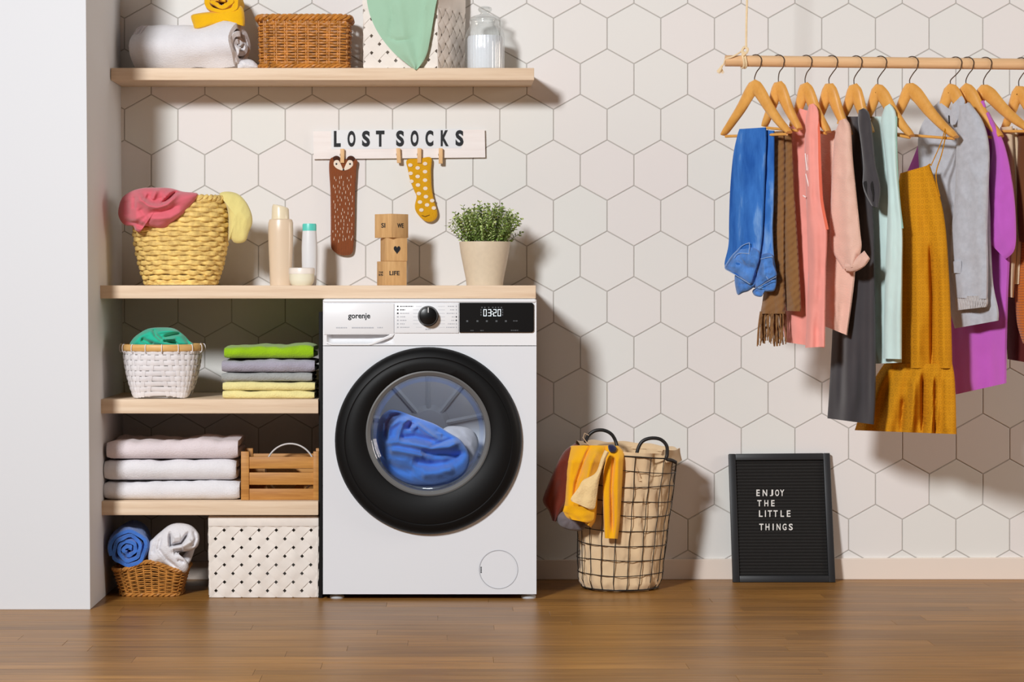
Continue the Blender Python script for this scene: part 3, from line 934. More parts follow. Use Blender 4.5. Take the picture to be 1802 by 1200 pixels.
# added fill light, unseen, to brighten the inside of the drum
ld = bpy.data.lights.new('drum_fill_light', 'POINT'); ld.energy = 0.42; ld.color = (0.86, 0.93, 1.0); ld.shadow_soft_size = 0.02
lo = bpy.data.objects.new('drum_fill_light', ld); col.objects.link(lo); lo.parent = wm
lo.location = Vector((dcx, YW + 0.12, hcz + m(128, YW))) - wm.location

# laundry behind the glass: lies in the drum
yl = YW + 0.135
b = MB(); lf = flat(yl)
puff(b, [(662, 770), (668, 738), (680, 724), (690, 721), (706, 724), (732, 734), (765, 746), (788, 760), (812, 776), (826, 804), (818, 832), (790, 850), (750, 856), (714, 850), (682, 830), (666, 800)],
     lf, 0.050, 0.06, 0.006, 30, 2.3, (1.7, 0.7, 0.45), (742, 792), nr=52, na=190, creases=[
     ([(674, 779), (700, 778), (718, 781), (760, 789), (790, 786), (812, 775)], 6.5, 0.026), ([(685, 792), (700, 793), (724, 797), (752, 804)], 6, 0.020),
     ([(700, 775), (704, 758), (709, 746), (720, 739)], 4, 0.018), ([(722, 757), (736, 748), (747, 757), (769, 774)], 4.5, 0.020), ([(681, 772), (685, 752), (703, 741), (722, 737)], 4.5, 0.016),
     ([(724, 742), (720, 750), (720, 757)], 5.5, -0.022), ([(706, 771), (730, 768), (766, 777)], 5.5, -0.020), ([(740, 795), (765, 800), (790, 800), (822, 798)], 6, -0.022), ([(725, 812), (755, 818), (785, 815), (812, 802)], 8, -0.028),
     ([(679, 774), (680, 745), (689, 731), (706, 728)], 3.5, -0.024), ([(680, 815), (700, 826), (730, 832)], 9, -0.014), ([(740, 834), (770, 832), (800, 822)], 9, 0.016), ([(766, 752), (790, 768), (776, 766)], 7, -0.012), ([(756, 786), (800, 770)], 3, -0.012)])
tag(b.build('blue_towel', F_blue2, None, (X(742, yl), yl, Z(850, yl))), 'crumpled blue towel behind the washing machine door', 'towel')
b = MB(); yl2 = YW + 0.23
puff(b, [(772, 770), (784, 752), (806, 750), (830, 756), (842, 776), (838, 806), (820, 832), (792, 838), (776, 812)], flat(yl2), 0.045, 0.04, 0.012, 30, 5.1, (1.2, 0.8, 0.8))
tag(b.build('pale_towel', F_greywhite, None, (X(808, yl2), yl2, Z(830, yl2))), 'pale grey cloth beside the blue towel inside the washing machine', 'towel')

# ================================================================ top shelf
# rolled white towel
yr = -0.125
ang = radians(22)
ax = Vector((-cos(ang), sin(ang), 0))
Rr = (Z(40, yr) - ZU1) / 2 / 0.96
ec = Vector((X(422, yr - 0.03), yr - 0.035, ZU1 + Rr * 0.96))
b = MB(); rolled(b, ec, ax, (0.25, 0, 1), m(196, yr), Rr, 2.7, 0.1, 1.0, 0.95, 18, wob=0.006)
t = thing('rolled_towel', 'white bath towel rolled up on the highest shelf', 'towel', (X(340, yr), yr, ZU1))
b.build('towel_roll', F_white, t)
b = MB(); fl = flat(-0.15)
puff(b, [(405, 113), (420, 107), (436, 104), (446, 107), (453, 114), (455, 119.8), (430, 122), (405, 122)], fl, 0.014, 0.03, 0.004, 14, 3.0, na=60, nr=8)
b.build('loose_end', F_white, t)
b = MB()
for k, px in enumerate((248, 252, 259)):
    pts = []
    for j in range(25):
        a = radians(35 + 235 * j / 24)
        base = Vector((X(px, yr), 0, 0)); tt = (ec.x - base.x) / cos(ang)
        c_ = ec + ax * tt; side = ax.cross(Vector((0, 0, 1))).normalized()
        pts.append(c_ + side * (-cos(a) * Rr * 1.01) * (1) + Vector((0, 0, sin(a) * Rr * 0.955)))
    b.tube(pts, 0.0014, 5)
b.build('woven_border', F_pinkwhite, t)
# yellow folded cloth on it
b = MB(); yy = -0.13
puff(b, [(336, 30), (338, 26), (345, 24), (362, 21.5), (395, 18), (420, 10), (428, 16), (431, 34), (430, 47), (424, 42), (413, 38), (380, 44), (346, 51), (340, 43)], flat(yy - 0.03), 0.020, 0.06, 0.003, 26, 1.0, (1.5, .7, -0.2), na=90, nr=16, rnd=.35)
rolled(b, P(387, 2, yy - 0.05), (0.06, 1, 0.02), (0.15, 0, 1), 0.11, m(35, yy), 2.2, 0.05, 6.0, 0.62, 10, wob=0.005)
tag(b.build('folded_cloth', F_yellow, None, (X(384, yy), yy, Z(48, yy))), 'yellow fleece bundle resting on the rolled white towel', 'cloth')

# brown wicker basket
yb_ = -0.115
bx, bw, bd = X(537, yb_), m(153, yb_), 0.15
bz0, bz1 = ZU1 + 0.001, Z(31, yb_ - 0.07)
def pw(s, h):
    k = 1 + 0.03 * h
    f = rrect(bx, yb_, bw * k, bd * k, 0.032)
    x, y = f(s); return (x, y, bz0 + (bz1 - bz0) * h)
t = thing('wicker_basket', 'brown wicker basket on the highest shelf beside the towel roll', 'basket', (bx, yb_, ZU1))
woven(pw, 15, 25, 0.0026, 0.0031, 0.0040, F_wicker, t, seg=6, jit=0.2, h0=0.10, h1=0.90)
b = MB()
for tw in range(3): ringtube(pw, 1.0, 0.0052, 150, b, 0.002, (16, tw * 2 * pi / 3, 0.0058))
b.build('braided_rim', F_wicker, t)
b = MB()
for tw in range(3): ringtube(pw, 0.06, 0.0036, 150, b, 0.001, (16, tw * 2 * pi / 3, 0.004))
b.build('base_braid', F_wicker, t)
b = MB()
for k in range(25):
    for d in (-0.004, 0.004):
        b.tube([pw((k + 0.5) / 25 + d, h / 6) for h in range(7)], 0.0022, 5)
tag(b.build('stakes', F_wicker, t), kind='stuff')
MB().box(bx - bw * .46, bx + bw * .46, yb_ - bd * .44, yb_ + bd * .44, bz0, bz0 + 0.006).build('basket_base', F_wicker, t)

# white plaited basket with mint cloth, turned so that its right side shows
t = thing('plaited_basket', 'white plaited strap basket on the highest shelf with mint cloth over it', 'basket', (X(726, -0.13), -0.13, ZU1))
A0, B0, C0 = P(640, 119, -0.155), P(770, 119, -0.215), P(817, 119, -0.045)
z0, z1 = ZU1 + 0.0005, Z(-14, -0.2)
def zz(p, z, out=1.0, c=(X(728, -0.13), -0.12)):
    return Vector((c[0] + (p.x - c[0]) * out, c[1] + (p.y - c[1]) * out, z))
D0 = A0 + (C0 - B0)
D0.y = min(D0.y, -0.012)
q = m(30, -0.2)
for a_, b_ in ((A0, B0), (B0, C0), (C0, D0), (D0, A0)):
    strapface(zz(a_, z0), zz(b_, z0), zz(b_, z1, 1.01), zz(a_, z1, 1.01), q, F_strap, t, bulge=0.004)
b = MB()
for a_, b_ in ((A0, B0), (B0, C0), (C0, D0), (D0, A0)):
    n_ = (b_ - a_).cross(Vector((0, 0, 1))).normalized() * 0.002; n_.z = 0
    zr0, zr1 = Z(13, -0.2), z1 + 0.012
    b.hexa([zz(a_, zr0, 1.01), zz(b_, zr0, 1.01), zz(b_, zr0, 1.01) + n_, zz(a_, zr0, 1.01) + n_, zz(a_, zr1, 1.015), zz(b_, zr1, 1.015), zz(b_, zr1, 1.015) + n_, zz(a_, zr1, 1.015) + n_])
b.build('rim_band', F_strap, t, smooth=False)
b = MB(); b.add([zz(p, z0 + 0.004, 0.98) for p in (A0, B0, C0, D0)], [(0, 1, 2, 3)]); b.build('basket_base', F_strap, t, smooth=False)
b = MB()
tip = lambda px, py, off=0.0: P(px, py, -0.233 + off + 0.05 * (px - 770) / -130 * 0.5)
strip(b, [(644, -24), (646, 4), (653, 32), (668, 62), (692, 92), (716, 112), (730, 122.5)], [(776, -24), (768, 4), (763, 32), (758, 62), (752, 92), (744, 110), (733, 123)], tip, 40, 26, 0.003, 0.004, 1.6, 2.2, True, 0.003, 40, creases=[([(684, -10), (690, 30), (684, 66), (700, 72), (730, 66)], 3, -0.005), ([(700, -10), (706, 50), (726, 110)], 8, 0.006), ([(750, -10), (744, 60), (738, 108)], 5, 0.005)])
tag(b.build('mint_cloth', F_mint, None, (X(710, -0.22), -0.22, Z(120, -0.22))), 'mint green cloth hanging out of the white plaited basket', 'cloth')

# glass jar of washing powder
yj = -0.115
jc = (X(853.5, yj), yj, ZU1)
t = thing('storage_jar', 'ribbed glass jar with lid holding white washing powder', 'jar', jc)
pj = lambda px: m(px, yj)
jz = lambda py: Z(py, yj) - ZU1
def ribj(a, h): return 1 + (0.014 * cos(36 * a) if 0.004 < h < jz(58) else 0)
prof = [(0.001, 0.002), (pj(31), 0.002), (pj(33.5), 0.006), (pj(34), 0.02), (pj(34), jz(66)), (pj(33), jz(59)), (pj(30), jz(51)), (pj(26), jz(45)), (pj(24.5), jz(42)), (pj(24.5), jz(38)), (pj(25.5), jz(37))]
MB().lathe(prof, jc, 144, 'z', False, rfun=ribj).build('jar_body', M_jarglass, t)
MB().lathe([(pj(25), jz(37.5)), (pj(27), jz(36)), (pj(27), jz(34)), (pj(25), jz(31)), (pj(20), jz(28.5)), (pj(11), jz(26)), (pj(7.5), jz(24)), (pj(7.5), jz(22.5)), (pj(11), jz(20)), (pj(12.2), jz(17)), (pj(11), jz(13.5)), (pj(6), jz(11.5)), (0.001, jz(11.2))], jc, 64, 'z', False).build('jar_lid', M_jarglass, t)
MB().lathe([(0.001, 0.006), (pj(30), 0.006), (pj(31.3), 0.012), (pj(31.3), jz(68)), (pj(29), jz(64)), (pj(15), jz(63)), (0.001, jz(64.5))], jc, 48, 'z', False).build('washing_powder', plain('washing_powder', rgb(240, 242, 248), 0.9, spec=0.1, bmp=0.5, bscale=400), t)

# ================================================================ sign, pegs and socks on the wall
ys = -0.014
t = thing('wall_sign', 'white card sign with spaced black capitals above the worktop', 'sign', (X(702, ys), ys, Z(280, ys)))
q4 = [P(552, 280, ys), P(854, 277, ys), P(853, 228, ys), P(551, 231, ys)]
back = Vector((0, 0.004, 0))
b = MB().hexa([q4[0], q4[1], q4[1] + back, q4[0] + back, q4[3], q4[2], q4[2] + back, q4[3] + back])
b.build('card', wood('white_washed_board', rgb(238, 230, 227), rgb(246, 241, 239), (1, 14, 14), 0.6, spec=0.2), t, smooth=False)
strp = [P(583, 262.6, ys - 0.0005), P(812, 260.5, ys - 0.0005), P(812, 226.8, ys - 0.0005), P(583, 229.0, ys - 0.0005)]
b = MB().add(strp, [(0, 1, 2, 3)]); b.build('letter_strip', plain('milky_strip', rgb(226, 229, 233), 0.35), t, smooth=False)
def tilt(px, py, off): return P(px, py + (700 - px) * 0.0065, ys - 0.0012 + off)
for ch, x0, x1 in zip('LOSTSOCKS', (587.5, 611.5, 637, 661.5, 697, 722.5, 748.5, 775.5, 801.5), (599.5, 625.5, 651, 676.5, 711, 736.5, 762.5, 789.5, 815.5)):
    b = MB(); letters(b, ch, tilt, x0, 229.6, x1, 257.8, 0.0006, 0.045); b.build('letter', M_print, t, smooth=False)

def peg(px, py0, py1, lbl, lean=0.0):
    y = ys - 0.006
    c = P(px, py1, y)
    t = thing('clothespin', lbl, 'clothespin', (c.x, y, c.z), 'small pegs on the sign')
    w = m(3.5, y)
    for k, (ya, yb) in enumerate(((y - 0.009, y - 0.004), (y - 0.0035, y + 0.0015))):
        a, bq = P(px - lean, py0, y), P(px + lean, py1, y)
        MB().hexa([(bq.x - w, ya, bq.z), (bq.x + w, ya, bq.z), (bq.x + w, yb, bq.z), (bq.x - w, yb, bq.z),
                   (a.x - w, ya - (0.002 if k == 0 else 0), a.z), (a.x + w, ya - (0.002 if k == 0 else 0), a.z), (a.x + w, yb, a.z), (a.x - w, yb, a.z)]).build('prong', F_peg, t, bevel=0.0008)
    zc = Z(py0 + (py1 - py0) * 0.42, y)
    MB().tube([(c.x - w * 1.1, y - 0.0042 + 0.0028 * sin(k / 8 * 2 * pi), zc + 0.0028 * cos(k / 8 * 2 * pi)) for k in range(8)], 0.0007, 5, True).build('spring', M_steel, t)
F_peg = wood('peg_wood', rgb(218, 172, 118), rgb(236, 196, 144), (20, 20, 4), 0.5)
peg(602.5, 262, 287, 'small wooden clothespin holding the brown fox sock')
peg(701.5, 261, 287, 'small wooden clothespin left empty under the first S of SOCKS', 0.7)
peg(738, 261, 287, 'small wooden clothespin holding the yellow dotted sock')
peg(775.5, 261, 288, 'small wooden clothespin left empty under the K of SOCKS')

yk = ys - 0.006
kf = flat(yk)
t = thing('fox_sock', 'long brown sock with a fox face pegged to the sign', 'sock', (X(604, yk), yk, Z(449, yk)))
b = MB(); puff(b, [(580.5, 281), (604, 280.5), (627.5, 281), (627, 300), (625, 340), (624, 390), (622.5, 432), (619, 446), (608, 449.5), (594, 446.5), (584, 438), (582, 425), (582, 390), (581.5, 340)], kf, 0.0045, 0.004, 0.0006, 30, 1.2, c=(603, 365), na=120, rnd=0.25)
b.build('sock_body', fabric('fox_brown_knit', rgb(144, 74, 30), 0.06, 30, 0.7, 300, rib=(70, (0, pi / 2, 0))), t)
F_ear = fabric('dark_brown_knit', rgb(70, 34, 18)); F_eye = fabric('cream_knit', rgb(238, 222, 204), 0.03)
for px in (592, 617.5):
    b = MB(); puff(b, [(px + 7.5 * cos(a), 281 + 7 * sin(a)) for a in [2 * pi * k / 10 for k in range(10)]], flat(yk - 0.0006 + 0.001), 0.004, 0.002, 0, na=32, nr=5)
    b.build('ear', F_ear, t)
def dropshape(side):
    q = [(-16, 0), (-14.5, -7), (-8, -8), (-4, -2), (0, 7), (2, 9), (-3, 9.5), (-11, 6)]
    return [(604.2 + side * (-x) + side * 1.0, 290 + y) for x, y in q] if side > 0 else [(604.2 + x - 1, 290 + y) for x, y in q]
for sd in (-1, 1):
    b = MB(); puff(b, dropshape(sd), flat(yk - 0.0045), 0.0008, 0.001, 0, na=40, nr=4)
    e = b.build('eye_patch', F_eye, t)
    ex = 604 + sd * 12
    b = MB(); b.lathe([(0.0008, -0.0004), (m(1.8, yk), 0)], P(ex, 288.5, yk - 0.0054), 10, 'y'); b.build('pupil', M_print, e)
b = MB(); b.lathe([(0.0008, -0.0006), (m(1.9, yk), 0.0006)], P(604.5, 298.5, yk - 0.0052), 10, 'y'); b.build('nose', M_print, t)
rs = random.Random(5); b = MB()
for r in range(17):
    for cx in range(5):
        px = 588 + cx * 7.5 + rs.uniform(-2.4, 2.4) + (3 if r % 2 else 0); py = 312 + r * 6.9 + rs.uniform(-2, 2)
        if px > 621: continue
        u = abs(px - 603) / 20.0
        yf = yk - 0.0047 * (1 - u ** 2.2) ** 0.25 - 0.0002 if u < 1 else yk
        a = P(px, py, yf); h = m(rs.uniform(1.6, 2.6), yk)
        b.box(a.x - 0.0006, a.x + 0.0006, yf - 0.0006, yf + 0.001, a.z - h, a.z + h)
b.build('stitched_flecks', F_eye, t, smooth=False)

t = thing('dotted_sock', 'mustard sock with white dots pegged to the sign', 'sock', (X(745, yk), yk, Z(390, yk)))
so = [(716, 281.5), (738, 279), (758.5, 277.5), (759, 300), (760, 330), (764, 352), (770, 374), (767, 385), (757, 390.5), (745, 387), (733, 374), (730, 362), (733, 346), (729, 336), (722, 318), (718, 300)]
b = MB(); puff(b, so, kf, 0.005, 0.004, 0.0010, 16, 3.0, c=(743, 340), na=110, rnd=0.3)
b.build('sock_body', fabric('mustard_knit', rgb(218, 160, 14), 0.06, 30, 0.6, 300), t)
b = MB()
for px, py in ((722, 290.5), (735, 295.5), (748, 288), (722.5, 305), (735, 310.5), (748, 302), (724, 319), (735.5, 325.5), (748, 317), (748.5, 331.5), (737, 340.5), (749.5, 346), (739, 355.5), (751.5, 360.5), (741.5, 369.5), (760.5, 353), (763.5, 366)):
    vs = []
    d = min(abs(px - 718), abs(760 - px)) / 21
    o = [P(px + 4.0 * cos(a), py + 3.2 * sin(a), yk - 0.0064) for a in [2 * pi * k / 12 for k in range(12)]]
    o2 = [p + Vector((0, 0.006, 0)) for p in o]
    b.add(o + o2, [tuple(range(12))] + [(i, (i + 1) % 12, 12 + (i + 1) % 12, 12 + i) for i in range(12)])
b.build('dots', F_eye, t)
b = MB(); b.tube([P(742, 379, yk - 0.0062), P(748, 381, yk - 0.0068), P(756, 378, yk - 0.0064)], 0.0007, 5); b.build('toe_seam', F_ear, t)

# ================================================================ worktop
# seagrass basket with two cloths
ysb = -0.25
cx = X(318.5, ysb); K = lambda px: m(px, ysb)
hz = Z(349, ysb - 0.13) - ZC1
def pb(s, h):
    pr = [(0.0, 60), (0.06, 64), (0.2, 71), (0.45, 79), (0.7, 83), (0.85, 82), (1.0, 77)]
    for (h0, r0), (h1, r1) in zip(pr, pr[1:]):
        if h <= h1 + 1e-6:
            r = r0 + (r1 - r0) * (h - h0) / (h1 - h0); break
    a = 2 * pi * s
    return (cx + K(r) * cos(a), ysb + K(r) * sin(a) * 0.9, ZC1 + 0.003 + hz * h)
t = thing('seagrass_basket', 'round golden seagrass basket on the worktop', 'basket', (cx, ysb, ZC1))
woven(pb, 18, 27, 0.0040, 0.0074, 0.0040, F_straw, t, seg=6, jit=0.22)
b = MB()
for tw in range(2): ringtube(pb, 1.0, 0.0068, 140, b, 0.0, (24, tw * pi, 0.0045))
b.build('rolled_rim', F_straw, t)
b = MB().lathe([(0.001, 0.002), (K(60), 0.002), (K(60), 0.008), (0.001, 0.008)], (cx, ysb, ZC1), 40); b.build('basket_base', F_straw, t)
b = MB(); yq = ysb - 0.10
puff(b, [(208, 372), (214, 350), (228, 338), (250, 331), (276, 330), (300, 331), (322, 337), (347, 340), (345, 350), (336, 362), (322, 378), (306, 392), (288, 403), (270, 400), (252, 398), (246, 409), (238, 405), (234, 398), (220, 396), (211, 386)],
     lambda px, py, off=0.0: P(px, py, yq + off + max(0, (240 - px)) * 0.0022), 0.062, 0.05, 0.007, 44, 2.7, (1.6, 0.75, -0.35), (276, 366), nr=46, na=180, creases=[
     ([(243, 338), (248, 352), (262, 362), (278, 365), (294, 360), (306, 348), (318, 337)], 5, 0.018), ([(256, 346), (272, 352), (288, 349)], 8, -0.020), ([(284, 358), (296, 350), (308, 339), (316, 333)], 3, -0.030),
     ([(268, 352), (277, 331)], 4, 0.014), ([(291, 345), (304, 331)], 4, 0.012), ([(237, 346), (236, 368)], 4, -0.012), ([(216, 390), (237, 394), (256, 399)], 5, -0.024),
     ([(258, 376), (292, 371), (316, 360)], 4.5, -0.010), ([(262, 386), (300, 383), (322, 372)], 5, 0.010), ([(222, 352), (224, 380)], 6, -0.012), ([(246, 366), (262, 392)], 5, -0.008)])
tag(b.build('rose_cloth', F_pink, None, (X(276, yq), yq, Z(400, yq))), 'rose pink cloth spilling over the seagrass basket', 'cloth')
b = MB(); yq2 = ysb - 0.03
puff(b, [(386, 341), (400, 337), (418, 341), (432, 354), (442, 374), (444, 392), (438, 408), (432, 424), (420, 428), (411, 426), (406, 420), (402, 424), (402, 400), (402, 384), (400, 368), (394, 354)],
     flat(yq2), 0.025, 0.03, 0.006, 30, 6.1, (0.7, 1.6, 0.2), (416, 382), nr=20, na=90)
tag(b.build('lemon_cloth', F_lemon, None, (X(416, yq2), yq2, Z(428, yq2))), 'pale lemon cloth hanging over the rim of the seagrass basket', 'cloth')

# bottles and cream jar
yb1 = -0.20
def vessel(name, lbl, cat, cxp, y, prof, mat, base, squash=0.8, parts=()):
    c = (X(cxp, y), y, base)
    t = thing(name, lbl, cat, c)
    def mk(nm, pr, mt):
        b = MB().lathe([(max(0.0006, m(r, y)), Z(py, y) - base if py is not None else 0.0) for r, py in pr], c, 56, 'z')
        for i, v in enumerate(b.v): b.v[i] = Vector((v.x, y + (v.y - y) * squash, v.z))
        return b.build(nm, mt, t)
    mk('bottle_body' if cat == 'bottle' else 'jar_body', prof, mat)
    for nm, pr, mt in parts: mk(nm, pr, mt)
    return t
M_pearl = plain('pearly_beige_plastic', rgb(226, 204, 178), 0.3, spec=0.5, coat=0.3)
M_pearl2 = plain('cream_cap', rgb(234, 220, 190), 0.3, spec=0.5, coat=0.3)
zb = ZC1
t = vessel('shampoo_bottle', 'tall pearly beige bottle with a cream cap on the worktop', 'bottle', 494, yb1,
       [(0, None), (18.5, None), (19, 499), (20, 470), (21.8, 430), (22.2, 408), (21.8, 392), (20, 386.5), (16, 385), (0, 384.6)], M_pearl, zb, 0.7)
c = (X(493.5, yb1), yb1, 0)
b = MB()
n = 40
def capring(py, r, slope):
    return [Vector((c[0] + m(r * cos(2 * pi * k / n), yb1), yb1 + m(r * sin(2 * pi * k / n), yb1) * 0.8, Z(py, yb1) + m(slope * cos(2 * pi * k / n) * -1, yb1))) for k in range(n)]
rings = [capring(385.5, 15.6, 0), capring(366, 14.8, 2.5), capring(362.5, 13, 3.2), capring(361.5, 6, 1.5), capring(361, 0.2, 0)]
b.add([p for r in rings for p in r], [(i * n + k, i * n + (k + 1) % n, (i + 1) * n + (k + 1) % n, (i + 1) * n + k) for i in range(4) for k in range(n)])
b.build('bottle_cap', M_pearl2, t)
M_milk = plain('milky_plastic', rgb(222, 222, 224), 0.35, spec=0.4)
vessel('lotion_bottle', 'slim milky bottle with a turquoise cap on the worktop', 'bottle', 544.5, -0.19,
       [(0, None), (11.5, None), (12.5, 497), (13.6, 460), (13.8, 435), (12.6, 412), (12.0, 405.5), (0, 405.2)], M_milk, zb, 0.7,
       [('bottle_cap', [(12.3, 406), (12.3, 396), (11.6, 393.6), (0, 393.2)], plain('turquoise_cap', rgb(92, 206, 192), 0.35))])
vessel('cream_jar', 'low frosted cream jar standing before the bottles', 'jar', 531, -0.285,
       [(0, None), (17, None), (20.5, 498), (22, 492), (22.4, 482), (0, 481.8)], plain('frosted_cream', rgb(232, 228, 206), 0.4), zb, 1.0,
       [('jar_lid', [(23, 482), (23.2, 475), (22.4, 472), (20, 471), (0, 470.8)], plain('pale_lid', rgb(236, 228, 220), 0.35))])

# three lettered wooden blocks
def block(cxp, py0, py1, yaw, y, lbl, writing, size):
    z0, z1 = Z(py1, y), Z(py0, y)
    h = size / 2
    c = Vector((X(cxp, y), y, z0))
    t = thing('letter_block', lbl, 'block', tuple(c), 'stacked wooden blocks')
    ux = Vector((cos(yaw), sin(yaw), 0)) * h; uy = Vector((-sin(yaw), cos(yaw), 0)) * h
    MB().obox(c + Vector((0, 0, (z1 - z0) / 2)), ux, uy, Vector((0, 0, (z1 - z0) / 2))).build('cube', M_block, t, bevel=0.0012)
    def face(side):     # side 0: the face turned right, 1: the face turned left; u, v from -1 to 1
        o, d = (-uy, ux) if side == 0 else (-ux, -uy)
        nn = o.normalized()
        return lambda u, v, off: c + o + d * u + Vector((0, 0, (z1 - z0) * (0.5 + v / 2))) + nn * (-off + 0.0002)
    for side, txt, u0, u1, v0, v1 in writing:
        f = face(side)
        b = MB()
        if txt == 'heart':
            o = []
            for k in range(28):
                a = 2 * pi * k / 28
                o.append((16 * sin(a) ** 3 / 17, (13 * cos(a) - 5 * cos(2 * a) - 2 * cos(3 * a) - cos(4 * a)) / 17))
            um, vm = (u0 + u1) / 2, (v0 + v1) / 2
            vs = [f(um + x * (u1 - u0) / 2, vm + z * (v1 - v0) / 2, -0.0004) for x, z in o]
            b.add(vs, [tuple(range(28))]); b.build('heart_print', M_print, t, smooth=False)
        else:
            letters(b, txt, lambda px, py, off: f(px, -py, off), u0, -v1, u1, -v0, 0.0004, 0.02); b.build('lettering', M_print, t, smooth=False)
yb3 = -0.22
block(689.5, 460, 502.2, radians(23), yb3, 'lowest wooden block of the stack, printed LIFE', [(0, 'LIFE', -0.62, 0.32, -0.16, 0.20), (1, 'THE', -0.55, 0.5, 0.02, 0.16), (1, 'IS', -0.5, 0.5, -0.2, -0.04)], m(40.5, yb3))
block(693, 419, 459.8, radians(18), yb3, 'middle wooden block of the stack with a black heart', [(0, 'heart', -0.34, 0.36, -0.42, 0.42)], m(38, yb3))
block(689, 377, 418.8, radians(46), yb3, 'topmost wooden block of the stack, printed WE and SI', [(0, 'WE', -0.32, 0.42, -0.16, 0.22), (1, 'SI', -0.2, 0.28, -0.16, 0.24)], m(42, yb3))

# potted plant
ypt = -0.22
pc = (X(853, ypt), ypt, ZC1)
t = thing('potted_plant', 'small green leafy plant in a beige pot on the worktop', 'plant', pc)
k_ = lambda px: m(px, ypt); zp = lambda py: Z(py, ypt) - ZC1
pot = [(k_(30), 0.0005), (k_(32), 0.0005), (k_(33.5), zp(490)), (k_(38), zp(468)), (k_(42.5), zp(445)), (k_(44.8), zp(428)), (k_(44.8), zp(425.6)), (k_(43), zp(425.4)), (k_(42.4), zp(428)), (k_(41), zp(436)), (0.001, zp(436))]
MB().lathe([(0.001, 0.0005)] + pot, pc, 72, 'z', False).build('plant_pot', plain('beige_pot', rgb(214, 198, 174), 0.42, spec=0.35, var=0.03, vscale=80), t)
rl = random.Random(21)
stems, leavesA, leavesB = MB(), MB(), MB()
for s_ in range(120):
    a = rl.uniform(0, 2 * pi); rr = sqrt(rl.random())
    base = Vector((pc[0] + k_(34) * rr * cos(a), ypt + k_(34) * rr * sin(a), ZC1 + zp(438)))
    spread = rl.uniform(0.55, 1.0)
    top_ = Vector((pc[0] + k_(74 * rr ** 1.05 + 5) * cos(a) * spread * 1.05, ypt + k_(58 * rr + 6) * sin(a) * spread, 0))
    hh = (1 - (rr * spread) ** 2 * 0.60) * rl.uniform(0.72, 1.02)
    if rl.random() < 0.10: hh *= 1.06
    top_.z = ZC1 + zp(438) + (zp(353) - zp(438)) * hh
    mid = (base + top_) / 2 + Vector((0, 0, 0.008))
    pts = [base.lerp(mid, q / 4).lerp(mid.lerp(top_, q / 4), q / 4) for q in range(5)]
    stems.tube(pts, 0.0008, 4)
    for q in range(9):
        f_ = 0.22 + 0.78 * q / 8
        p = base.lerp(mid, f_).lerp(mid.lerp(top_, f_), f_)
        d = (top_ - base).normalized()
        a2 = rl.uniform(0, 2 * pi)
        for sg in (0, pi):
            o1 = d.orthogonal().normalized(); o2 = d.cross(o1)
            outv = (o1 * cos(a2 + sg) + o2 * sin(a2 + sg)); ldir = (outv * 0.85 + d * 0.6).normalized()
            w = ldir.cross(d).normalized()
            L = rl.uniform(0.009, 0.0145); wd = L * 0.34
            up = w.cross(ldir) * 0.0012
            vs = [p, p + ldir * L * 0.5 + w * wd, p + ldir * L, p + ldir * L * 0.5 - w * wd, p + ldir * L * 0.5 + up]
            (leavesA if rl.random() < 0.5 + 0.3 * (1 - f_) else leavesB).add(vs, [(0, 1, 4), (1, 2, 4), (2, 3, 4), (3, 0, 4)])
tag(stems.build('stems', plain('stem_green', rgb(96, 110, 56), 0.6), t), kind='stuff')
tag(leavesA.build('leaves', plain('leaf_green', rgb(128, 154, 74), 0.5, spec=0.4, var=0.25, vscale=60), t, smooth=False), kind='stuff')
tag(leavesB.build('pale_leaves', plain('pale_leaf_green', rgb(190, 204, 132), 0.5, spec=0.4, var=0.2, vscale=60), t, smooth=False), kind='stuff')

# ================================================================ cubby under the worktop
# white plaited basket with bamboo rim
yw = -0.34
cx = X(286, yw); K = lambda px: m(px, yw)
hb = Z(612, yw) - ZM1
def pq(s, h):
    a = 2 * pi * s + pi / 4
    w = 48 + 21 * (1 - (1 - h) ** 1.7)
    e = 0.42 + 0.58 * min(1, h * 1.15)         # square foot, round mouth
    ca, sa = cos(a), sin(a)
    x = K(w) * math.copysign(abs(ca) ** e, ca); y = K(w) * math.copysign(abs(sa) ** e, sa)
    return (cx + x, yw + y, ZM1 + 0.002 + hb * h + (0.006 * (1 - h) ** 3 * (1 - abs(ca * sa * 2)) ))
t = thing('bamboo_rim_basket', 'small white woven basket with bamboo rim under the worktop', 'basket', (cx, yw, ZM1))
woven(pq, 9, 33, 0.0012, 0.0070, 0.0014, F_plait, t, seg=4, jit=0.08, h0=0.0, h1=0.97)
for k in range(33):
    def un(i, k=k): return None
    pts = [Vector(pq((k + 0.0) / 33, h / 18)) for h in range(19)]
    nn = []
    for i, p in enumerate(pts):
        tq = Vector(pq((k + 0.02) / 33 + 0.001, i / 18)) - p
        nv = Vector((tq.y, -tq.x, 0)).normalized(); nn.append(nv)
    pts = [p + nn[i] * (-0.0014 * cos(pi * (i * 0.5 - 0.5 + k)) + 0.0002) for i, p in enumerate(pts)]
    MB().tube(pts, (0.0056, 0.0010), 6, ref=lambda i: nn[i]).build('upright', F_plait, t)
b = MB()
pts = [Vector(pq(j / 90, 1.0)) for j in range(90)]
nr_ = [Vector((p.x - cx, p.y - yw, 0)).normalized() for p in pts]
b.tube([p + nr_[i] * 0.003 for i, p in enumerate(pts)], (0.0095, 0.0028), 10, True, ref=lambda i: nr_[i]); b.build('bamboo_rim', F_bamboo, t)
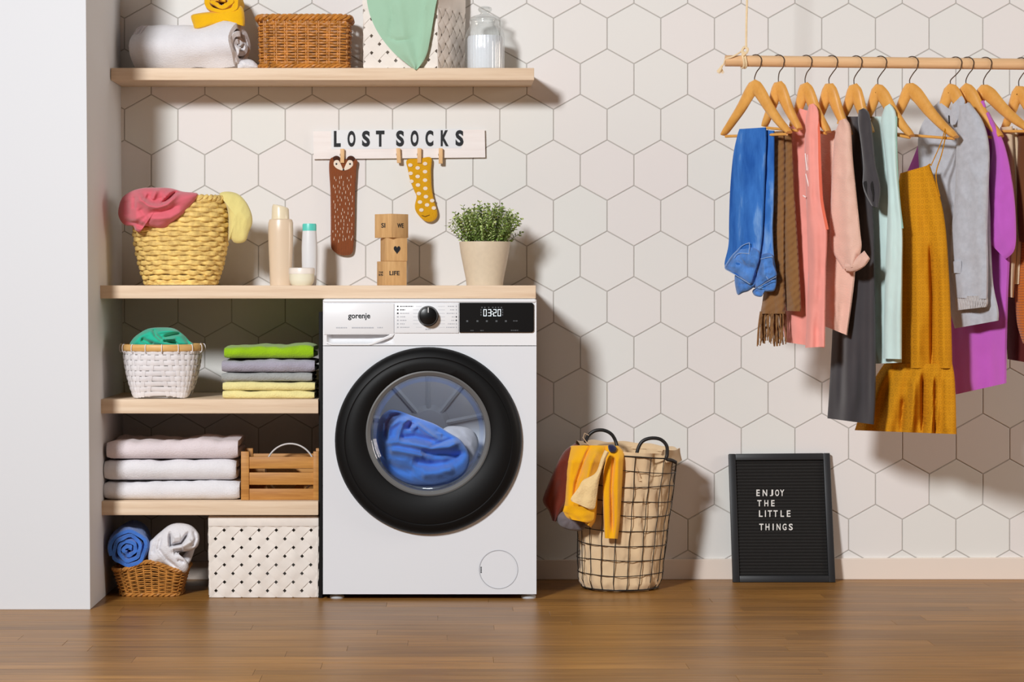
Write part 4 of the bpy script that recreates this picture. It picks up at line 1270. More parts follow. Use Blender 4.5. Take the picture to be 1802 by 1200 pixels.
for k in range(16):
    b = MB()
    a = 2 * pi * k / 16 + 0.1
    c_ = Vector((cx + K(70.5) * cos(a), yw + K(70.5) * sin(a), ZM1 + hb)); nv = Vector((cos(a), sin(a), 0))
    b.tube([c_ + nv * (0.0030 + 0.0042 * cos(q / 12 * 2 * pi)) + Vector((0, 0, 0.0115 * sin(q / 12 * 2 * pi))) for q in range(12)], 0.0014, 5, True); b.build('rim_lashing', F_plait, t)
MB().box(cx - K(40), cx + K(40), yw - K(40), yw + K(40), ZM1 + 0.002, ZM1 + 0.006).build('basket_base', F_plait, t)
b = MB()
puff(b, [(228, 608), (234, 596), (246, 586), (262, 578), (284, 576), (306, 578), (322, 588), (334, 600), (342, 607), (330, 612), (284, 614), (240, 612)], flat(yw - 0.02), 0.06, 0.05, 0.004, 26, 3.3, (1.7, 0.6, 0.35), (284, 598), nr=44, na=160, rnd=.55, creases=[
     ([(270, 579), (274, 590), (286, 600)], 3, -0.018), ([(231, 607), (246, 592), (268, 581)], 5, 0.010), ([(288, 593), (304, 589), (321, 586)], 2.6, -0.022), ([(287, 600), (312, 604)], 2.4, -0.02), ([(291, 597), (308, 596)], 2.2, 0.014),
     ([(248, 597), (270, 607)], 4, -0.018), ([(322, 586), (334, 606)], 3, -0.02), ([(276, 584), (300, 582), (318, 582)], 3.5, 0.014)])
tag(b.build('teal_cloth', F_teal, None, (X(284, yw), yw, Z(612, yw))), 'teal green cloth heaped in the bamboo rimmed basket', 'cloth')

# stack of five coloured towels
yt0, yt1 = -0.425, -0.18
def towel_px(x0, x1, py0, py1, mat, lbl, group, layers=2, seed=0.0, yf=yt0, yb=yt1, base=None, wob=0.0025):
    z0, z1 = Z(py1, yf), Z(py0, yf)
    if base is not None: z0 = base
    b = MB(); folded(b, X(x0, yf), X(x1, yf), yf, yb, z0, z1 - wob * 0.6, layers, seed, wob=wob)
    o = b.build('folded_towel', mat, None, (X((x0 + x1) / 2, yf), (yf + yb) / 2, z0), angle=70)
    tag(o, lbl, 'towel', group)
    return z1
G = 'coloured towels under the worktop'
zt_ = towel_px(391.5, 553, 687.5, 702, F_cream, 'pale yellow folded towel, lowest of the coloured stack', G, 2, 1.0, base=ZM1 + 0.0004)
zt_ = towel_px(391.5, 554, 671.5, 687.5, F_cream, 'pale yellow folded towel lying under the plain grey one', G, 2, 2.0, base=zt_ + 0.0003)
zt_ = towel_px(389.5, 549, 655.5, 671.5, F_grey, 'plain grey folded towel in the middle of the coloured stack', G, 2, 3.0, base=zt_ + 0.0003)
zt_ = towel_px(390, 553.5, 631, 655.5, F_lilac, 'lilac grey folded towel under the lime green one', G, 2, 4.0, base=zt_ + 0.0003, wob=0.004)
zt_ = towel_px(394, 551.5, 606.5, 631, F_green, 'lime green folded towel on top of the coloured stack', G, 2, 5.0, base=zt_ + 0.0003, wob=0.004)

# stack of three white towels
G = 'white towels on the lower shelf'
zt_ = towel_px(182, 421, 846, 881.5, F_white, 'thick white folded towel, lowest of three on the lower shelf', G, 2, 11.0, yb=-0.16, base=ZL1 + 0.0004, wob=0.004)
zt_ = towel_px(182.5, 415, 808.5, 846, F_white, 'thick white folded towel, middle of three on the lower shelf', G, 2, 12.0, yb=-0.16, base=zt_ + 0.0003, wob=0.004)
zt_ = towel_px(187, 418, 773.5, 808.5, F_pinkwhite, 'blush white folded towel on top of the white stack', G, 2, 13.0, yb=-0.16, base=zt_ + 0.0003, wob=0.007)

# slatted crate
yc0, yc1 = -0.415, -0.27
t = thing('slatted_crate', 'small brown slatted wooden crate beside the white towels', 'crate', (X(492, yc0), (yc0 + yc1) / 2, ZL1))
zc = lambda py: Z(py, yc0)
for side, (y0, y1) in enumerate(((yc0, yc0 + 0.008), (yc1 - 0.008, yc1))):
    for p0, p1 in ((804, 824.5), (831.5, 853), (860, 881.8)):
        MB().box(X(437.5, yc0), X(552, yc0), y0, y1, max(ZL1 + 0.0005, zc(p1)), zc(p0)).build('slat', M_crate, t, bevel=0.0008)
for px in (424.3, 551.3):
    w0, w1 = X(px, yc0), X(px + (14 if px < 500 else 9.5), yc0)
    for ya in (yc0 - 0.004, yc1 - 0.012):
        MB().box(w0, w1, ya, ya + 0.016, ZL1 + 0.0005, zc(794.5)).build('post', M_crate, t, bevel=0.0008)
    for p0, p1 in ((804, 824.5), (831.5, 853), (860, 881.8)):
        MB().box(w0 + 0.004, w0 + 0.010, yc0 + 0.0125, yc1 - 0.0125, max(ZL1 + 0.0005, zc(p1)), zc(p0)).build('slat', M_crate, t, bevel=0.0008)
MB().box(X(430, yc0), X(555, yc0), yc0 + 0.009, yc1 - 0.009, ZL1 + 0.0005, ZL1 + 0.005).build('crate_floor', M_crate, t)
# white hoop handled brush head lying in the crate
yh = -0.345
t = thing('hoop', 'thin white round hoop standing inside the slatted crate', 'hoop', (X(511, yh), yh, ZL1 + 0.0055))
cz = ZL1 + 0.0055 + m(47, yh)
MB().tube([(X(511, yh) + m(43.5, yh) * cos(a), yh, cz + m(45, yh) * sin(a)) for a in [2 * pi * k / 64 for k in range(64)]], (0.0026, 0.004), 8, True, ref=(0, 1, 0)).build('ring', plain('white_hoop', rgb(226, 222, 220), 0.4), t)
b = MB(); puff(b, [(468, 820), (482, 812), (512, 812), (524, 836), (516, 862), (490, 872), (470, 858)], flat(yh + 0.012), 0.006, 0.006, 0, na=40, nr=6)
b.build('felt_filling', fabric('sand_felt', rgb(196, 168, 122)), t)

# wicker tray with two rolled towels
yy = -0.33
cx = X(262.5, -0.40); k_ = lambda px: m(px, -0.40)
wr, wb, dp_ = k_(128), k_(104), 0.17
def ptray(s, h, lift=True):
    w = wb + (wr - wb) * h; d = dp_ * (0.80 + 0.20 * h)
    f = rrect(cx, yy, w, d, 0.03)
    x, y = f(s)
    u = (x - cx) / (wr / 2)
    hh = k_(50) * (1 + 0.22 * h * (0.9 * cos(pi * u * 1.0)) * 1.0 + (0.12 * h * abs(u) ** 3))
    return (x, y, 0.003 + hh * h)
t = thing('wicker_tray', 'low brown wicker basket on the floor holding two towels', 'basket', (cx, yy, 0))
woven(ptray, 14, 31, 0.0018, 0.0022, 0.0026, F_wicker2, t, seg=6, jit=0.2, h0=0.05, h1=0.93)
b = MB()
for tw in range(3): ringtube(ptray, 1.0, 0.0034, 160, b, 0.0, (20, tw * 2 * pi / 3, 0.0036))
b.build('braided_rim', F_wicker2, t)
b = MB()
for tw in range(2): ringtube(ptray, 0.02, 0.003, 160, b, 0.001, (18, tw * pi, 0.003))
b.build('base_braid', F_wicker2, t)
b = MB()
for k in range(31): b.tube([ptray((k + 0.5) / 31, h / 6) for h in range(7)], 0.0024, 5)
tag(b.build('stakes', F_wicker2, t), kind='stuff')
MB().box(cx - wb * .47, cx + wb * .47, yy - dp_ * .38, yy + dp_ * .38, 0.002, 0.008).build('basket_base', F_wicker2, t)

ye = -0.425
b = MB(); rolled(b, P(226, 967, ye), (-0.06, 1, 0.03), (0.3, 0, 1), 0.20, m(36, ye), 3.6, 0.10, 4.0, 1.0, 12, wob=0.0045)
tag(b.build('rolled_towel', F_blue, None, (X(226, ye), ye + .1, Z(1000, ye))), 'rolled blue towel in the low wicker basket', 'towel')
t = thing('rolled_towel', 'rolled white towel in the low wicker basket', 'towel', (X(308, -0.37), -0.37, 0.06))
b = MB(); puff(b, [(262, 988), (262, 958), (271, 946), (282, 936), (298, 924), (315, 920), (335, 924), (348, 936), (351, 948), (347, 962), (334, 969), (316, 972), (318, 978), (328, 986), (332, 997), (325, 1008), (308, 1004), (290, 994), (276, 992)],
     flat(-0.395), 0.036, 0.07, 0.003, 26, 1.7, (0.7, 1.6, -0.5), (303, 966), nr=44, na=170, rnd=.4, creases=[
     ([(299, 938), (300, 960), (319, 956), (331, 938)], 2.6, -0.034), ([(305, 946), (318, 944)], 6, 0.008), ([(341, 934), (345, 948), (338, 962)], 2.5, -0.010), ([(305, 972), (322, 970)], 4, -0.022),
     ([(283, 944), (278, 966), (292, 984), (312, 1000)], 3, -0.010), ([(274, 950), (268, 975)], 4, -0.006), ([(312, 986), (324, 990)], 2.4, -0.010), ([(320, 962), (338, 952)], 5, 0.012)])
b.build('towel_roll', F_white, t)
b = MB(); puff(b, [(318, 985), (330, 968), (346, 958), (350, 944), (340, 975), (334, 990), (326, 996)], flat(-0.355), 0.012, 0.05, 0.002, na=50, nr=8); b.build('towel_back', F_white, t)

# large white strap box with lid band
yb0, yb1 = -0.428, -0.16
t = thing('plaited_box', 'large white plaited strap box on the floor beside the washing machine', 'basket', (X(464, yb0), (yb0 + yb1) / 2, 0))
zb0, zb1 = 0.001, Z(925, yb0)
fl_, fr_ = X(368.5, yb0), X(559, yb0); tl_, tr_ = X(367, yb0), X(560.5, yb0)
BLf, BRf, TRf, TLf = (fl_, yb0, zb0), (fr_, yb0, zb0), (tr_, yb0, zb1), (tl_, yb0, zb1)
BLb, BRb, TRb, TLb = (fl_, yb1, zb0), (fr_, yb1, zb0), (tr_, yb1, zb1), (tl_, yb1, zb1)
q = m(30.4, yb0)
strapface(BLf, BRf, TRf, TLf, q, F_strap, t, 0.0022, 0.78, (0.5, 0.28), 0.004)
strapface(BRf, BRb, TRb, TRf, q, F_strap, t, 0.0022, 0.78, (0.2, 0.1), 0.004)
strapface(BLb, BLf, TLf, TLb, q, F_strap, t, 0.0022, 0.78, (0.2, 0.1), 0.004)
strapface(BRb, BLb, TLb, TRb, q, F_strap, t, 0.0022, 0.78, (0.2, 0.1), 0.0)
zt1 = min(Z(908.5, yb0), ZL0 - 0.001)
b = MB().box(tl_ - 0.001, tr_ + 0.001, yb0 - 0.004, yb1 + 0.003, zb1 - 0.002, zt1)
b.build('lid', F_strap, t, bevel=0.003)
MB().box(fl_ + .004, fr_ - .004, yb0 + .004, yb1 - .004, zb0, zb0 + .003).build('box_base', F_strap, t)
for xx in (fl_, fr_):       # corner binding, straps turned round the corner
    MB().tube([(xx + (0.003 if xx == fl_ else -0.003), yb0 + 0.003, zb0 + 0.002), ((tl_ if xx == fl_ else tr_) + (0.003 if xx == fl_ else -0.003), yb0 + 0.003, zb1)], (0.004, 0.004), 10).build('corner_fold', F_strap, t)

# ================================================================ wire laundry basket
yL = -0.205
bz = 0.0
def pl_(s, h):
    a = 2 * pi * s
    cxp = 1090.5 + 13.5 * h ** 1.2
    r = 71 + 15 * h
    if h < 0.05: r -= 6 * (1 - h / 0.05)
    x = X(cxp, yL) + m(r, yL) * cos(a); y = yL + m(r, yL) * sin(a)
    zr = m(233 , yL)
    return (x, y, 0.006 + zr * h - 0.010 * h * cos(a) + 0.0)
t = thing('wire_laundry_basket', 'black wire laundry basket with beige cloth liner on the floor', 'laundry basket', (X(1091, yL), yL, 0))
NR = 10
wig = lambda s, h: 0.0035 * N(s * 9, h * 11)
def pw2(s, h):
    p = Vector(pl_(s, h)); c_ = Vector((X(1090.5 + 13.5 * h, yL), yL, p.z)); d = (p - c_).normalized()
    return p + d * (0.004 + wig(s, h)) + Vector((0, 0, 0.006 * N(s * 5, h * 9, 4) * (1 if h > 0.03 else 0)))
for k in range(NR):
    h = k / (NR - 1)
    b = MB(); b.tube([pw2(j / 72, h) for j in range(72)], 0.0022 if k in (0, NR - 1) else 0.0013, 6, True); b.build('wire_hoop', M_wire, t)
for k in range(20):
    b = MB(); b.tube([pw2((k + 0.3) / 20 + 0.004 * N(h * .4, k * 3.3), h / 16) for h in range(17)], 0.0013, 6); b.build('wire_upright', M_wire, t)
def lin_(u, v):
    h = v * 1.04
    p = Vector(pl_(u, min(1.0, h))); c_ = Vector((X(1090.5 + 13.5 * min(1, h), yL), yL, p.z))
    d = p - c_; r = d.length; d.normalize()
    a = 2 * pi * u
    k = -0.014 + 0.014 * ridge(cos(a) * 2.2 + 3, sin(a) * 2.2, h * 2.6) + 0.009 * ridge(cos(a) * 4.5 + h * 3, sin(a) * 4.5, h * 4 + 7) - 0.006 * max(0, 0.3 - h) * ridge(cos(a) * 4, sin(a) * 4, h * 18)
    z = p.z + (0.012 * max(0, h - 0.97) / 0.07)
    if h < 0.08: z -= 0.004
    return c_ + d * (r + min(k, 0.0015)) + Vector((0, 0, z - p.z))
b = MB(); b.grid(lin_, 120, 70, True); b.f.append(tuple(range(119, -1, -1))); b.build('cloth_liner', F_liner, t)
# folded-over frilled top of the liner at the right and back
b = MB()
def frill(u, v):
    s = -0.14 + 0.60 * u
    p = Vector(pl_(s % 1.0, 1.0)); a = 2 * pi * s
    d = Vector((cos(a), sin(a), 0))
    w = 0.012 * N(u * 9, v * 2, 7) + 0.004 * sin(u * 40)
    q = v * 2 - 1
    if v < 0.5: return p + d * (-0.004 + 0.012 * (v / 0.5)) + Vector((0, 0, 0.008 + 0.016 * sin(pi * v) + w * 0.4))
    return p + d * (0.008 + 0.006 * q + w * 0.3) + Vector((0, 0, 0.008 + 0.016 * sin(pi * v) - 0.020 * q + w * 0.4))
b.grid(frill, 90, 10); b.build('liner_hem', F_liner, t)
b = MB()
for pts in ([(1110, 800), (1113, 815), (1119, 832), (1124, 847), (1128, 846)], [(1113, 802), (1120, 822), (1127, 840)], [(1036, 766), (1029, 762), (1026, 770), (1032, 778), (1038, 784)]):
    b = MB(); b.tube([P(x, y, (yL - 0.135) if x > 1080 else -0.30) for x, y in pts], (0.003, 0.0012), 6); b.build('liner_tie', F_liner, t)
def hand(pts, y): return [P(x, y_, y + dy) for x, y_, dy in pts]
b = MB(); b.tube(catmull(hand([(1120, 808, 0), (1122, 792, 0), (1130, 777, 0), (1145, 771, 0), (1162, 773, 0), (1173, 784, 0), (1174, 800, 0.0), (1172, 808, 0), (1182, 810, 0.01), (1190, 814, 0.015)], yL - 0.115), 40), 0.0052, 10)
b.build('handle', M_wire, t)
b = MB(); b.tube(catmull(hand([(1030, 778, -0.01), (1036, 766, 0), (1047, 758, 0), (1062, 757, 0), (1076, 764, 0), (1084, 778, 0), (1088, 796, -.01)], yL + 0.03), 40), 0.0052, 10)
b.build('handle', M_wire, t)
# clothes hanging over the rim
yg = yL - 0.128
def drape(x0=1060): return lambda px, py, off=0.0: P(px, py, yg - 0.02 + off + max(0.0, (1035 - px)) * 0.0012 + 0.05 * max(0.0, (812 - py) / 40.0))
b = MB(); strip(b, [(1012, 780), (992, 795), (975, 828), (957, 872), (956, 885), (965, 898), (972, 916)], [(1030, 790), (1018, 812), (1008, 850), (1000, 880), (992, 895), (986, 905), (978, 918)],
     lambda px, py, off=0.0: P(px, py, yg + 0.03 + off + max(0.0, (812 - py) / 40.0) * 0.04), 36, 18, 0.022, 0.008, 1.3, 1.4, True, 0.006, 24)
tag(b.build('rust_jumper', F_rust, None, (X(985, yg), yg, Z(915, yg))), 'dark rust jumper hanging out of the wire laundry basket', 'clothing')
b = MB(); puff(b, [(976, 905), (995, 900), (1024, 908), (1030, 925), (1022, 934), (1000, 932), (985, 924)], flat(yg + 0.02), 0.02, 0.02, 0.004, 16, 2.0, na=50, nr=10)
tag(b.build('slate_garment', F_slate, None, (X(1003, yg), yg, Z(934, yg))), 'slate grey cloth end below the amber cardigan', 'clothing')
t = thing('amber_cardigan', 'amber yellow cardigan hanging over the wire laundry basket rim', 'clothing', (X(1045, yg), yg, Z(948, yg)))
b = MB(); strip(b, [(1015, 784), (1003, 786), (996, 806), (989, 845), (983, 880), (980, 900), (982, 913), (1022, 916)], [(1062, 784), (1074, 786), (1062, 812), (1056, 832), (1052, 860), (1051, 890), (1048, 915), (1040, 928)], drape(), 60, 50, 0.022, 0.010, 1.8, 0.7, True, 0.003, 26, creases=[([(1038, 786), (1026, 815), (1014, 850), (1010, 880)], 3, -0.016), ([(1050, 790), (1036, 830), (1024, 870)], 6, 0.010), ([(1008, 800), (1000, 850), (998, 900)], 6, 0.008), ([(992, 830), (990, 890)], 4, -0.008)])
b.build('cardigan_front', F_mustard, t)
b = MB(); strip(b, [(1064, 786), (1066, 806), (1062, 830), (1061, 870), (1062, 910), (1064, 947)], [(1088, 784), (1098, 796), (1097, 816), (1094, 870), (1091, 915), (1087, 948)], lambda px, py, off=0.0: P(px, py, yg - 0.022 + off + 0.05 * max(0.0, (806 - py) / 40.0)), 50, 30, 0.014, 0.004, 1.4, 3.7, True, 0.002, 26, creases=[([(1080, 800), (1076, 860), (1078, 940)], 2.6, -0.014), ([(1088, 800), (1086, 900)], 4, 0.006)])
b.build('sleeve', F_mustard, t)
dr = lambda px, py, off=0.0: P(px, py, yg - 0.066 + off)
b = MB(); strip(b, [(994, 890), (992, 900), (1000, 906), (1006, 914)], [(1044, 892), (1046, 904), (1044, 914), (1036, 920)], lambda px, py, off=0.0: P(px, py, yg - 0.052 + off), 14, 18, 0.008, 0.004, 1.2, 2.0, False)
b.build('hem_band', F_mustard, t)
b = MB(); strip(b, [(1064, 792), (1058, 806), (1048, 832), (1026, 845), (1018, 858), (1005, 876), (1006, 882)], [(1072, 796), (1064, 812), (1056, 838), (1052, 860), (1049, 882), (1046, 895), (1040, 897)], dr, 30, 16, 0.009, 0.003, 1.2, 1.9, True, 0.003, 14)
b.build('fleece_lining', F_patch, t)
b = MB(); puff(b, [(1070, 784), (1078, 782), (1085, 788), (1082, 796), (1073, 795)], flat(yg - 0.03), 0.01, 0.01, 0.002, 8, 1.0, na=24, nr=6)
b.build('collar_label', F_navy, t)

# ================================================================ letter board leaning on the wall
y_b, y_t = -0.085, -0.022
BL, BR, TR, TL = P(1290, 1025, y_b), P(1470.5, 1023, y_b), P(1460.5, 797, y_t), P(1282.5, 798.5, y_t)
dz = min(BL.z, BR.z); BL.z -= dz - 0.0005; BR.z -= dz - 0.0005; BR.z = BL.z = 0.0008
nB = (BR - BL).cross(TL - BL).normalized()     # towards the viewer
def bp(u, v, o=0.0): return (BL * (1 - u) + BR * u) * (1 - v) + (TL * (1 - u) + TR * u) * v + nB * o
t = thing('letter_board', 'black letter board with white words leaning on the wall', 'letter board', tuple((BL + BR) / 2))
fu, fv = 0.066, 0.052
def bar(u0, u1, v0, v1, nm):
    MB().hexa([bp(u0, v0, 0), bp(u1, v0, 0), bp(u1, v0, -0.018), bp(u0, v0, -0.018), bp(u0, v1, 0), bp(u1, v1, 0), bp(u1, v1, -0.018), bp(u0, v1, -0.018)]).build(nm, M_frame, t, bevel=0.002)
M_frame = plain('black_painted_frame', rgb(38, 39, 42), 0.45, spec=0.4)
bar(0, fu, 0, 1, 'frame_bar'); bar(1 - fu, 1, 0, 1, 'frame_bar'); bar(fu, 1 - fu, 0, fv, 'frame_bar'); bar(fu, 1 - fu, 1 - fv, 1, 'frame_bar')
M_felt = fabric('black_felt', rgb(30, 28, 27), 0.1, 60, 0.3, 500, fuzz=0.1)
MB().hexa([bp(fu, fv, -0.010), bp(1 - fu, fv, -0.010), bp(1 - fu, fv, -0.017), bp(fu, fv, -0.017), bp(fu, 1 - fv, -0.010), bp(1 - fu, 1 - fv, -0.010), bp(1 - fu, 1 - fv, -0.017), bp(fu, 1 - fv, -0.017)]).build('backing', M_felt, t, smooth=False)
b = MB()
nrb = 36
for k in range(nrb):
    v0 = fv + (1 - 2 * fv) * (k + 0.12) / nrb; v1 = fv + (1 - 2 * fv) * (k + 0.82) / nrb
    vs = [bp(u, v, o) for u in (fu + .001, 1 - fu - .001) for v, o in ((v0, -0.010), (v0 * .7 + v1 * .3, -0.0068), (v0 * .3 + v1 * .7, -0.0068), (v1, -0.010))]
    b.add(vs, [(0, 4, 5, 1), (1, 5, 6, 2), (2, 6, 7, 3)])
tag(b.build('felt_ridges', M_felt, t, smooth=False), kind='stuff')
M_let = plain('white_letter_plastic', rgb(226, 224, 220), 0.4)
def onboard(px, py, off):
    # point of the board face seen at this pixel
    o = Vector((0, -DIST, ZC)); d = P(px, py, 0) - o
    pl0 = BL + nB * -0.0062
    k = (pl0 - o).dot(nB) / d.dot(nB)
    return o + d * k + nB * (-off)
for word, y0, y1, cells in (('ENJOY', 861.5, 873, [(1331, 1337), (1342, 1350), (1354.5, 1360.5), (1364, 1371), (1372.5, 1380)]),
                            ('THE', 880, 891, [(1332.5, 1340), (1345, 1352), (1357, 1363)]),
                            ('LITTLE', 898, 909.5, [(1335.5, 1342), (1346, 1347.8), (1351, 1358.5), (1361, 1368.5), (1373.5, 1379.5), (1384.5, 1391)]),
                            ('THINGS', 921.5, 933, [(1336, 1343.5), (1347, 1354), (1359.5, 1361.5), (1366.5, 1373.5), (1377, 1384), (1388, 1395)])):
    for ch, (a, c_) in zip(word, cells):
        b = MB(); letters(b, ch, onboard, a, y0, c_, y1, 0.0012, 0.02); b.build('letter', M_let, t, smooth=False)

# ================================================================ clothes rail
YR = -0.40
def raily(px): return 107 + (px - 1276) * (113 - 107) / 526
t = thing('clothes_rail', 'round pale wooden clothes rail hung on a rope', 'clothes rail', tuple(P(1276, raily(1276), YR)))
MB().tube([P(1276 + (1920 - 1276) * k / 12, raily(1276 + (1920 - 1276) * k / 12), YR) for k in range(13)], m(9.9, YR), 28).build('pole', M_rail, t)
b = MB()
rz = raily(1311)
b.tube([P(1311, rz, YR) + Vector((0.002 * sin(a * 2), 0.0195 * cos(a), 0.0195 * sin(a))) for a in [2 * pi * k / 24 for k in range(24)]], 0.0032, 7, True)
b.tube([P(1307, raily(1307), YR) + Vector((0.002 * sin(a * 2), 0.0195 * cos(a), 0.0195 * sin(a))) for a in [2 * pi * k / 24 for k in range(24)]], 0.0032, 7, True)
b.tube(catmull([P(1310, 98, YR - .02), P(1306, 90, YR - .016), P(1310, 83, YR - .012), P(1316, 87, YR - .016), P(1312, 94, YR - .02), P(1306, 88, YR - .012), P(1313, 82, YR - .006)], 36), 0.0036, 7)
b.build('rope_knot', F_rope, t)
b = MB()
b.tube(catmull([P(1313, 84, YR), P(1313.5, 40, YR), P(1315, -40, YR), P(1316, -330, YR)], 20), 0.0030, 8)
b.build('hanging_rope', F_rope, t)
b = MB()
b.tube(catmull([P(1308, 88, YR - .014), P(1296, 96, YR - .018), P(1286, 101, YR - .018), P(1277, 104, YR - .012), P(1274, 112, YR - .004), P(1270, 118, YR), P(1268, 124, YR)], 24), 0.0024, 7)
b.tube([P(1271, 115, YR), P(1268, 121, YR - .002), P(1264, 127, YR)], lambda q: 0.003 + 0.0035 * q, 8)
for k in range(7): b.tube([P(1270, 120, YR), P(1262 + k * 2.0, 128 + (k % 3), YR - 0.006 + .002 * k)], 0.0011, 5)
b.build('rope_end', F_rope, t)

TH = radians(50)
def plane_at(xh, th=TH):
    """Upright plane of a hanger hooked on the rail at image column xh; gives the world point seen at (px, py) on it."""
    h = P(xh, 300, YR); n = Vector((sin(th), cos(th), 0)); o = Vector((0, -DIST, ZC))
    def s(px, py, off=0.0):
        d = P(px, py, 0) - o
        k = ((h - o).dot(n) + off) / d.dot(n)
        return o + d * k
    return s
GH = 'wooden hangers on the rail'
def hanger(hk, top, left, right, lbl, bar_=True, mid=None, thick=1.0):
    """hk: hook column on the rail; top: crown of the wood; left, right: ends of the arms (image points)."""
    s = plane_at(hk)
    c = s(top[0], top[1])
    t = thing('clothes_hanger', lbl, 'hanger', tuple(c), GH)
    n = Vector((sin(TH), cos(TH), 0))
    lx, ly = left; rx, ry = right; tx, ty = top
    ty2 = ty + 13
    pts = [(lx, ly - 4), (lx + (tx - lx) * .28, ly + (ty - ly) * .26), (lx + (tx - lx) * .58, ly + (ty2 - ly) * .58), (lx + (tx - lx) * .84, ly + (ty2 - ly) * .87), (tx, ty2 + 1),
           (rx + (tx - rx) * .84, ry + (ty2 - ry) * .87), (rx + (tx - rx) * .58, ry + (ty2 - ry) * .56), (rx + (tx - rx) * .28, ry + (ty - ry) * .23), (rx, ry - 4)]
    cc = catmull(pts, 45)
    w3 = [s(x, y) for x, y in cc]
    def rad(q):
        e = abs(2 * q - 1)
        hgt = 0.0086 + 0.0130 * (1 - e) ** 0.9 * thick
        if e > 0.93: hgt *= 0.55 + 0.45 * (1 - (e - 0.93) / 0.07)
        return (hgt, 0.0125 - 0.003 * (1 - e))
    MB().tube(w3, rad, 14, ref=n).build('hanger_body', M_hanger, t)
    if bar_:
        a, bq = s(lx + 4, ly - 1), s(rx - 4, ry - 1)
        MB().tube([a, bq], 0.0042, 10).build('trouser_bar', M_hanger, t)
    rp_ = P(hk, raily(hk), YR); u = Vector((cos(TH), -sin(TH), 0))
    R = 0.0242
    cen = rp_
    hp = [cen + u * (0.0238 * cos(a)) + Vector((0, 0, 0.0181 * sin(a))) for a in [radians(190) - radians(210) * k / 20 for k in range(21)]]
    neck = s(tx, ty + 4); nz_ = Vector((neck.x, neck.y, cen.z - R * 1.9))
    hp += [cen + u * (R * 0.80) + Vector((0, 0, -R * 0.72)), (cen + u * (R * 0.25) + Vector((0, 0, -R * 1.25))), nz_, neck]
    MB().tube(catmull(hp, 50), 0.0016, 7).build('hook', M_steel, t)
    return s
s1 = hanger(1329, (1328, 139), (1273, 241), (1389, 237), 'wooden hanger carrying the folded blue jeans')
s2 = hanger(1369, (1370, 140), (1345, 226), (1408, 231), 'wooden hanger carrying the brown fringed scarf')
s3 = hanger(1417.5, (1417, 142), (1394, 226), (1458, 236), 'wooden hanger inside the coral sleeveless top')
s4 = hanger(1462.5, (1459, 143), (1432, 232), (1496, 240), 'wooden hanger inside the blush knitted jumper')
s5 = hanger(1505.5, (1503, 144), (1478, 222), (1534, 236), 'wooden hanger inside the charcoal T-shirt dress')
s6 = hanger(1548.5, (1545, 145), (1518, 228), (1605, 243), 'wooden hanger inside the pale mint sleeveless top')
s7 = hanger(1604, (1601, 143), (1562, 236), (1683, 245), 'wooden hanger carrying the mustard patterned dress')
s8 = hanger(1680.5, (1673, 145), (1640, 236), (1728, 240), 'wooden hanger inside the heather grey jacket')
s9 = hanger(1701.5, (1700, 144), (1676, 236), (1762, 244), 'wooden hanger inside the violet T-shirt')
s10 = hanger(1733, (1731, 146), (1700, 232), (1812, 232), 'wooden hanger carrying the sand coloured trousers')
s11 = hanger(1796, (1793, 148), (1765, 236), (1850, 244), 'wooden hanger at the rail end holding the brown knitwear')

def garment(name, lbl, cat, s, at):
    return thing(name, lbl, cat, tuple(s(*at)))
def sh_(s, o): return lambda px, py, off=0.0: s(px, py, off + o)

# 1 jeans, folded over the bar
t = garment('jeans', 'faded blue jeans folded over the first hanger of the rail', 'jeans', s1, (1320, 522))
b = MB(); strip(b, [(1301, 227), (1297, 240), (1290, 275), (1285, 330), (1283, 385), (1282, 430), (1275, 462), (1277, 474)], [(1348, 224), (1349, 238), (1347, 290), (1345, 350), (1342, 410), (1336, 455), (1330, 482), (1326, 500)], sh_(s1, -0.016), 50, 26, 0.014, 0.006, 1.3, 0.4, True, 0.0035, 26)
b.build('front_leg', F_denim, t)
b = MB(); strip(b, [(1338, 228), (1340, 300), (1336, 400), (1332, 450), (1326, 480), (1318, 505)], [(1363, 230), (1363, 290), (1362, 350), (1360, 400), (1362, 450), (1366, 480), (1362, 512)], sh_(s1, 0.008), 44, 16, 0.010, 0.005, 1.2, 2.4, True, 0.003, 22)
b.build('back_leg', F_denim, t)
for nm, o_, ol, cr in (('waistband', -0.024, [(1275, 471), (1284, 456), (1297, 440), (1312, 432), (1334, 440), (1337, 456), (1330, 477), (1322, 501), (1310, 494), (1298, 486), (1285, 478)], [([(1276, 474), (1298, 486), (1321, 500)], 3, 0.006), ([(1290, 462), (1310, 468), (1328, 474)], 5, -0.006)]),
                       ('inner_waistband', -0.006, [(1294, 483), (1320, 498), (1332, 478), (1330, 500), (1319, 511), (1308, 515), (1297, 517)], [([(1300, 500), (1318, 500)], 4, -0.006)]),
                       ('waistband', -0.004, [(1337, 448), (1358, 447), (1362, 466), (1367, 485), (1352, 494), (1333, 507), (1327, 500), (1331, 480), (1334, 462)], [([(1333, 506), (1366, 486)], 3, 0.006), ([(1345, 462), (1346, 486)], 3, 0.005)]),
                       ('inner_waistband', 0.012, [(1331, 506), (1352, 494), (1366, 488), (1363, 511), (1346, 514), (1340, 522), (1328, 520), (1324, 512)], [([(1330, 512), (1342, 518)], 4, -0.006)])):
    b = MB(); puff(b, ol, sh_(s1, o_), 0.016, 0.012, 0.003, 12, 3.0, na=80, nr=16, creases=cr, rnd=.4); b.build(nm, F_denim2, t)
b = MB()
M_thread = plain('pale_stitching', rgb(150, 176, 214), 0.9)
